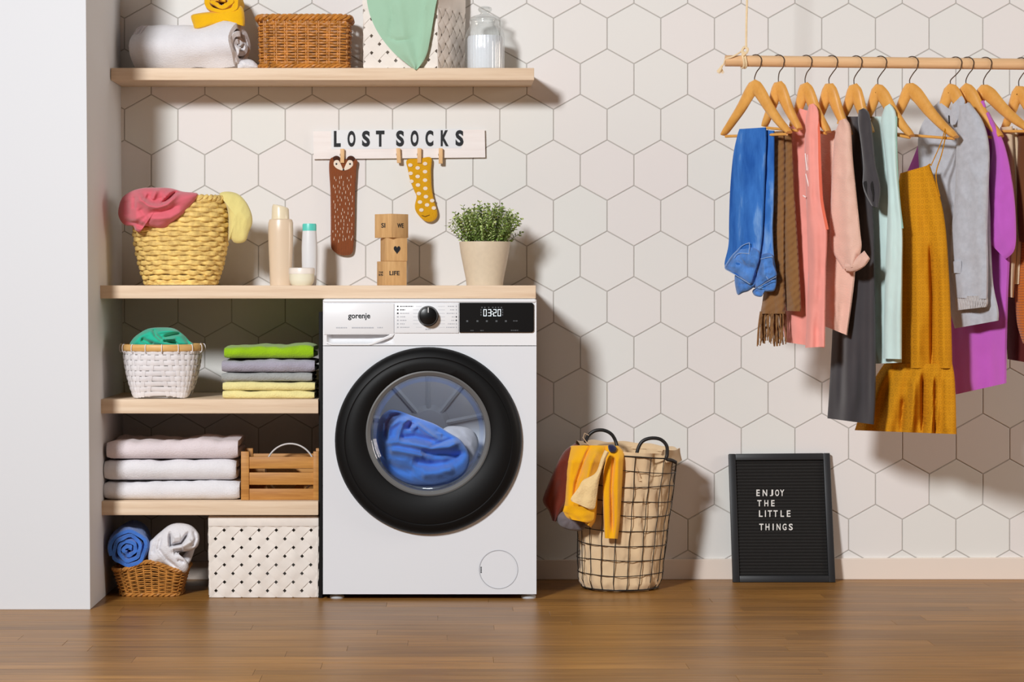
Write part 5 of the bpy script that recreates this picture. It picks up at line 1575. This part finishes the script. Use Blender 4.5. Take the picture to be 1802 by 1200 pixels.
for pts in ([(1276, 468), (1288, 450), (1298, 440), (1306, 432), (1319, 427)], [(1292, 454), (1299, 446), (1318, 446)], [(1319, 427), (1318, 448)], [(1277, 474), (1290, 481), (1304, 490), (1320, 500)], [(1345, 462), (1346, 480), (1352, 492)], [(1338, 456), (1350, 453), (1360, 452)], [(1334, 506), (1350, 496), (1366, 487)]):
    o_ = -0.0405 if max(p[0] for p in pts) < 1330 else -0.0205
    b.tube(catmull([s1(x, y, o_) for x, y in pts], 14), 0.0010, 5)
b.build('seams', M_thread, t)

# 2 scarf in two falls with a fringe
t = garment('fringed_scarf', 'brown woollen scarf with a fringe beside the jeans', 'scarf', s2, (1362, 610))
b = MB(); strip(b, [(1352, 232), (1348, 280), (1346, 350), (1346, 420), (1346, 480), (1343, 520), (1338, 552)], [(1380, 230), (1382, 280), (1382, 350), (1381, 420), (1381, 480), (1382, 520), (1382, 552)], sh_(s2, 0.0), 50, 16, 0.013, 0.004, 1.4, 1.1, True, 0.003, 9)
b.build('near_fall', F_brown, t)
b = MB(); strip(b, [(1374, 231), (1374, 280), (1374, 350), (1374, 430), (1378, 500), (1384, 547)], [(1394, 231), (1396, 280), (1399, 350), (1404, 430), (1408, 500), (1410, 548)], sh_(s2, 0.014), 46, 14, 0.012, 0.003, 1.2, 2.3, True, 0.003, 9)
b.build('far_fall', F_brown, t)
b = MB(); rf = random.Random(8)
for k in range(46):
    px = 1338 + 44 * (k + rf.random()) / 46
    L = rf.uniform(44, 62)
    dx = rf.uniform(-4, 3) - (2.5 if px < 1346 else 0); of = rf.uniform(-0.012, 0.012)
    b.tube(catmull([s2(px, 548, of), s2(px + dx * .3 + rf.uniform(-2, 2), 548 + L * .4, of), s2(px + dx * .7 + rf.uniform(-2, 2), 548 + L * .75, of), s2(px + dx, 548 + L, of)], 7), 0.0019, 5)
tag(b.build('fringe', F_brown, t), kind='stuff')

# 3 coral sleeveless top
t = garment('coral_blouse', 'coral pink sleeveless top hanging beside the brown scarf', 'top', s3, (1425, 612))
b = MB(); strip(b, [(1404, 190), (1386, 232), (1374, 280), (1372, 340), (1372, 420), (1374, 500), (1376, 560), (1382, 602)], [(1426, 196), (1440, 240), (1446, 300), (1450, 370), (1456, 410), (1454, 470), (1452, 540), (1451, 612)], sh_(s3, 0.004), 54, 26, 0.016, 0.007, 1.6, 0.9, True, 0.003, 20)
b.build('body', F_coral, t)
b = MB(); strip(b, [(1424, 184), (1418, 210), (1416, 260), (1418, 330), (1420, 400), (1422, 480), (1420, 550), (1417, 612)], [(1432, 182), (1440, 194), (1442, 230), (1443, 290), (1446, 350), (1455, 402), (1453, 500), (1452, 610)], sh_(s3, -0.022), 54, 18, 0.012, 0.006, 1.3, 2.9, True, 0.003, 16)
b.build('front_panel', F_coral, t)
b = MB(); b.tube(catmull([s3(x, y, -0.028) for x, y in [(1437, 200), (1441, 230), (1443, 290), (1446, 350), (1456, 404)]], 24), (0.0030, 0.0042), 8); b.build('armhole_binding', fabric('deep_coral', rgb(232, 112, 84)), t)
b = MB(); b.tube(catmull([s3(x, y, 0.0) for x, y in [(1406, 190), (1408, 204), (1414, 216), (1420, 221), (1426, 212), (1428, 190)]], 24), (0.0022, 0.0034), 8); b.build('neck_binding', F_coral, t)
b = MB()
M_foil = plain('white_foil_print', rgb(244, 226, 222), 0.35)
for x0, y0, x1, y1 in ((1417, 270, 1420, 300), (1421, 272, 1424, 325), (1426, 290, 1429, 312), (1418, 306, 1423, 328), (1424, 328, 1427, 330), (1413, 344, 1418, 347), (1427, 316, 1430, 328)):
    b.tube([s3(x0, y0, -0.034), s3((x0 + x1) / 2, (y0 + y1) / 2, -0.035), s3(x1, y1, -0.034)], (0.0018, 0.0008), 5, ref=Vector((sin(TH), cos(TH), 0)))
b.build('foil_print', M_foil, t)

# 4 blush knit
t = garment('blush_jumper', 'blush pink knitted jumper with a turned-up cuff', 'jumper', s4, (1475, 590))
b = MB(); strip(b, [(1444, 236), (1424, 300), (1420, 370), (1424, 430), (1434, 500), (1446, 572)], [(1480, 226), (1492, 290), (1500, 360), (1506, 440), (1503, 500), (1491, 590)], sh_(s4, 0.012), 50, 26, 0.016, 0.006, 1.5, 4.4, True, 0.003, 20)
b.build('body', F_blush, t)
b = MB(); strip(b, [(1477, 212), (1469, 240), (1465, 290), (1462, 350), (1460, 410), (1464, 440), (1484, 474)], [(1488, 208), (1497, 224), (1501, 280), (1508, 350), (1514, 410), (1516, 436), (1508, 468)], sh_(s4, -0.022), 50, 22, 0.018, 0.006, 1.3, 6.1, True, 0.003, 18)
b.build('sleeve', F_blush, t)
b = MB(); strip(b, [(1521, 441), (1508, 452), (1494, 461), (1486, 464)], [(1531, 455), (1522, 468), (1505, 478), (1489, 478)], sh_(s4, -0.030), 16, 12, 0.013, 0.002, 1.0, 1.2, False, 0.002, 12)
b.build('cuff', F_blush, t)

# 5 charcoal T-shirt dress
t = garment('charcoal_dress', 'charcoal grey T-shirt dress hanging behind the blush jumper', 'dress', s5, (1500, 742))
b = MB(); strip(b, [(1492, 205), (1474, 300), (1470, 400), (1468, 500), (1464, 600), (1459, 690), (1456, 736)], [(1526, 205), (1534, 300), (1538, 400), (1540, 500), (1541, 600), (1541, 690), (1538, 747)], sh_(s5, 0.008), 60, 40, 0.018, 0.012, 1.7, 2.2, True, 0.002, 26, creases=[([(1490, 420), (1478, 730)], 6, -0.014), ([(1512, 430), (1506, 730)], 8, 0.012), ([(1530, 400), (1528, 740)], 5, -0.008)])
b.build('body', F_char, t)
b = MB(); strip(b, [(1511, 194), (1510, 215), (1516, 260), (1519, 295), (1518, 322), (1522, 340), (1534, 362)], [(1520, 190), (1530, 200), (1536, 240), (1541, 290), (1548, 320), (1549, 340), (1545, 366)], sh_(s5, -0.022), 34, 18, 0.014, 0.004, 1.2, 3.3, True, 0.003, 18)
b.build('sleeve', F_char, t)
b = MB(); puff(b, [(1519, 322), (1527, 318), (1535, 318), (1537, 332), (1538, 345), (1535, 357), (1526, 342)], sh_(s5, -0.036), 0.0006, 0.004, 0, na=30, nr=4); b.build('sleeve_opening_shade', fabric('sleeve_inside_shade', rgb(22, 21, 22)), t)  # near-black patch on the sleeve, paints the shade inside its opening
b = MB(); b.tube(catmull([s5(x, y, 0.0) for x, y in [(1487, 196), (1490, 206), (1498, 213), (1506, 214), (1513, 202)]], 20), (0.0022, 0.004), 8); b.build('neck_band', F_char, t)

# 6 pale mint top
t = garment('mint_blouse', 'pale mint sleeveless top hanging beside the mustard dress', 'top', s6, (1570, 638))
b = MB(); strip(b, [(1534, 205), (1520, 260), (1516, 340), (1516, 430), (1520, 520), (1528, 600), (1540, 640)], [(1572, 205), (1580, 270), (1582, 330), (1586, 380), (1588, 430), (1588, 530), (1587, 638)], sh_(s6, 0.008), 54, 26, 0.014, 0.006, 1.6, 3.6, True, 0.002, 22)
b.build('body', F_mintc, t)
b = MB(); strip(b, [(1557, 188), (1550, 215), (1556, 260), (1562, 330), (1561, 400), (1558, 470), (1556, 550), (1554, 631)], [(1566, 182), (1577, 200), (1578, 250), (1580, 310), (1588, 400), (1588, 470), (1587, 550), (1587, 632)], sh_(s6, -0.020), 54, 18, 0.012, 0.005, 1.4, 5.2, True, 0.002, 18)
b.build('front_panel', F_mintc, t)
b = MB(); b.tube(catmull([s6(x, y, -0.024) for x, y in [(1577, 205), (1577, 250), (1579, 310), (1583, 360), (1588, 402)]], 24), (0.0024, 0.0034), 8); b.build('armhole_binding', fabric('sea_green', rgb(150, 186, 172)), t)

# 7 mustard patterned dress on thin straps
t = garment('mustard_dress', 'long mustard patterned strap dress with a gathered hem', 'dress', s7, (1595, 770))
b = MB(); strip(b, [(1584, 305), (1576, 360), (1570, 440), (1566, 540), (1562, 610), (1558, 648)], [(1636, 290), (1654, 345), (1664, 400), (1670, 480), (1674, 570), (1676, 648)], sh_(s7, 0.0), 70, 60, 0.020, 0.011, 2.4, 1.3, True, 0.002, 24, creases=[([(1637, 430), (1640, 520), (1640, 648)], 3, -0.020), ([(1612, 440), (1614, 640)], 8, 0.010), ([(1656, 440), (1660, 640)], 6, 0.010)])
b.build('bodice', F_dress, t)
b = MB(); strip(b, [(1556, 640), (1540, 665), (1520, 710), (1504, 757)], [(1676, 640), (1680, 665), (1682, 710), (1683, 764)], sh_(s7, 0.0), 34, 90, 0.024, 0.013, 4.6, 2.6, True, 0.002, 16, creases=[([(1624, 660), (1624, 764)], 3, -0.022), ([(1646, 664), (1645, 768)], 2.6, -0.018), ([(1590, 700), (1586, 764)], 4, -0.016), ([(1608, 660), (1606, 764)], 6, 0.014), ([(1664, 660), (1664, 764)], 6, 0.012)])
b.build('skirt_flounce', F_dress, t)
b = MB()
b.tube(catmull([s7(x, y, -0.012) for x, y in [(1663, 226), (1658, 246), (1648, 270), (1638, 292)]], 16), (0.003, 0.0012), 6)
b.tube(catmull([s7(x, y, -0.010) for x, y in [(1664, 228), (1662, 250), (1656, 275), (1648, 300), (1648, 320), (1654, 346)]], 20), (0.0042, 0.0014), 6)
b.tube(catmull([s7(x, y, 0.0) for x, y in [(1588, 306), (1604, 305), (1622, 298), (1637, 289)]], 20), (0.003, 0.0024), 6)
b.build('shoulder_straps', F_dress, t)

# 8 heather grey jacket
t = garment('grey_jacket', 'heather grey jersey jacket with ribbed cuff and collar', 'jacket', s8, (1720, 578))
b = MB(); strip(b, [(1652, 178), (1628, 208), (1616, 240), (1617, 290), (1622, 360), (1640, 440), (1664, 520), (1680, 578)], [(1688, 205), (1712, 232), (1736, 290), (1742, 360), (1744, 430), (1748, 500), (1757, 545), (1757, 564)], sh_(s8, 0.000), 54, 28, 0.015, 0.007, 1.6, 4.9, True, 0.002, 26)
b.build('body', F_heather, t)
b = MB(); strip(b, [(1688, 186), (1684, 230), (1682, 290), (1680, 350), (1674, 410), (1673, 460), (1678, 500), (1681, 524)], [(1706, 180), (1730, 214), (1741, 260), (1740, 330), (1738, 400), (1739, 460), (1739, 500), (1738, 526)], sh_(s8, -0.032), 54, 24, 0.020, 0.006, 1.2, 7.7, True, 0.004, 26)
b.build('sleeve', F_heather, t)
b = MB(); strip(b, [(1682, 521), (1681, 532), (1684, 546)], [(1738, 520), (1739, 532), (1736, 540)], sh_(s8, -0.034), 14, 40, 0.019, 0.0016, 14, 1.0, False)
b.build('cuff', F_cuff, t)
b = MB(); strip(b, [(1676, 184), (1672, 200), (1672, 216), (1674, 220)], [(1692, 168), (1698, 178), (1694, 196), (1682, 219)], sh_(s8, -0.034), 18, 12, 0.004, 0.002, 1.0, 2.0, False)
b.build('collar', F_heather, t)
b = MB(); b.tube([s8(1669.5, 203, -0.020), s8(1670.5, 217, -0.020)], (0.0028, 0.0016), 6); b.build('toggle', M_print, t)
b = MB(); strip(b, [(1675, 460), (1675, 470), (1675, 480)], [(1692, 459), (1692, 470), (1691, 481)], sh_(s8, -0.054), 8, 8, 0.004, 0.0, 1, 1, False); b.build('pocket_flap', F_heather, t)

# 9 violet T-shirt
t = garment('violet_tshirt', 'bright violet T-shirt with a loose sleeve behind the jacket', 'T-shirt', s9, (1725, 695))
b = MB(); strip(b, [(1708, 195), (1670, 260), (1664, 360), (1670, 460), (1672, 560), (1676, 640), (1682, 694)], [(1738, 205), (1762, 260), (1778, 340), (1778, 430), (1774, 520), (1772, 600), (1771, 674)], sh_(s9, 0.034), 54, 28, 0.016, 0.009, 1.7, 6.6, True, 0.003, 24)
b.build('body', F_violet, t)
b = MB(); strip(b, [(1734, 200), (1746, 262), (1733, 330), (1714, 399)], [(1740, 196), (1768, 255), (1783, 330), (1788, 400), (1785, 440), (1769, 456)], sh_(s9, 0.004), 44, 20, 0.014, 0.005, 1.2, 8.8, True, 0.003, 22)
b.build('sleeve', F_violet, t)
b = MB(); strip(b, [(1713, 186), (1712, 192), (1722, 200)], [(1731, 176), (1735, 188), (1730, 200)], sh_(s9, 0.006), 12, 12, 0.010, 0.002, 1.0, 2.0, False); b.build('neck_band', F_violet, t)

# 10 sand trousers
b = MB(); strip(b, [(1622, 238), (1608, 275), (1592, 312)], [(1650, 236), (1650, 280), (1640, 330)], sh_(s9, 0.030), 14, 10, 0.008, 0.002, 1.0, 2.0, False); b.build('far_sleeve', F_violet, t)

t = garment('sand_trousers', 'sand coloured trousers folded over a hanger near the rail end', 'trousers', s10, (1775, 524))
b = MB(); strip(b, [(1760, 224), (1760, 300), (1762, 400), (1766, 470), (1772, 522)], [(1782, 222), (1786, 300), (1790, 380), (1788, 450), (1784, 524)], sh_(s10, 0.022), 44, 16, 0.012, 0.004, 1.3, 1.9, True, 0.002, 18)
b.build('near_leg', F_sand, t)
b = MB(); strip(b, [(1782, 226), (1786, 300), (1788, 400), (1782, 500)], [(1790, 226), (1796, 300), (1798, 400), (1794, 500)], sh_(s10, 0.046), 36, 12, 0.010, 0.003, 1.2, 2.9, True)
b.build('far_leg', F_sand, t)

# 11 knitwear and skirt at the frame's edge
t = garment('orange_jumper', 'chocolate and orange ribbed jumper at the far end of the rail', 'jumper', s11, (1800, 640))
b = MB(); strip(b, [(1792, 232), (1792, 300), (1796, 380), (1794, 430), (1788, 470), (1786, 520), (1790, 570), (1800, 604)], [(1850, 240), (1858, 300), (1862, 400), (1864, 470), (1864, 520), (1862, 570), (1856, 610)], sh_(s11, -0.02), 50, 20, 0.018, 0.005, 1.4, 1.7, True, 0.002, 20)
b.build('sleeve', F_orange, t)
b = MB(); strip(b, [(1784, 228), (1772, 300), (1768, 400), (1768, 500), (1770, 580), (1773, 632)], [(1850, 236), (1856, 300), (1862, 420), (1862, 520), (1860, 600), (1856, 646)], sh_(s11, 0.02), 50, 20, 0.014, 0.006, 1.6, 3.1, True, 0.002, 20)
b.build('body', F_maroon, t)
b = MB(); strip(b, [(1792, 230), (1790, 300), (1790, 380), (1794, 425)], [(1830, 232), (1836, 300), (1838, 380), (1836, 430)], sh_(s11, -0.045), 30, 14, 0.006, 0.003, 1.2, 3.8, True)
b.build('scarf_collar', F_choc, t)
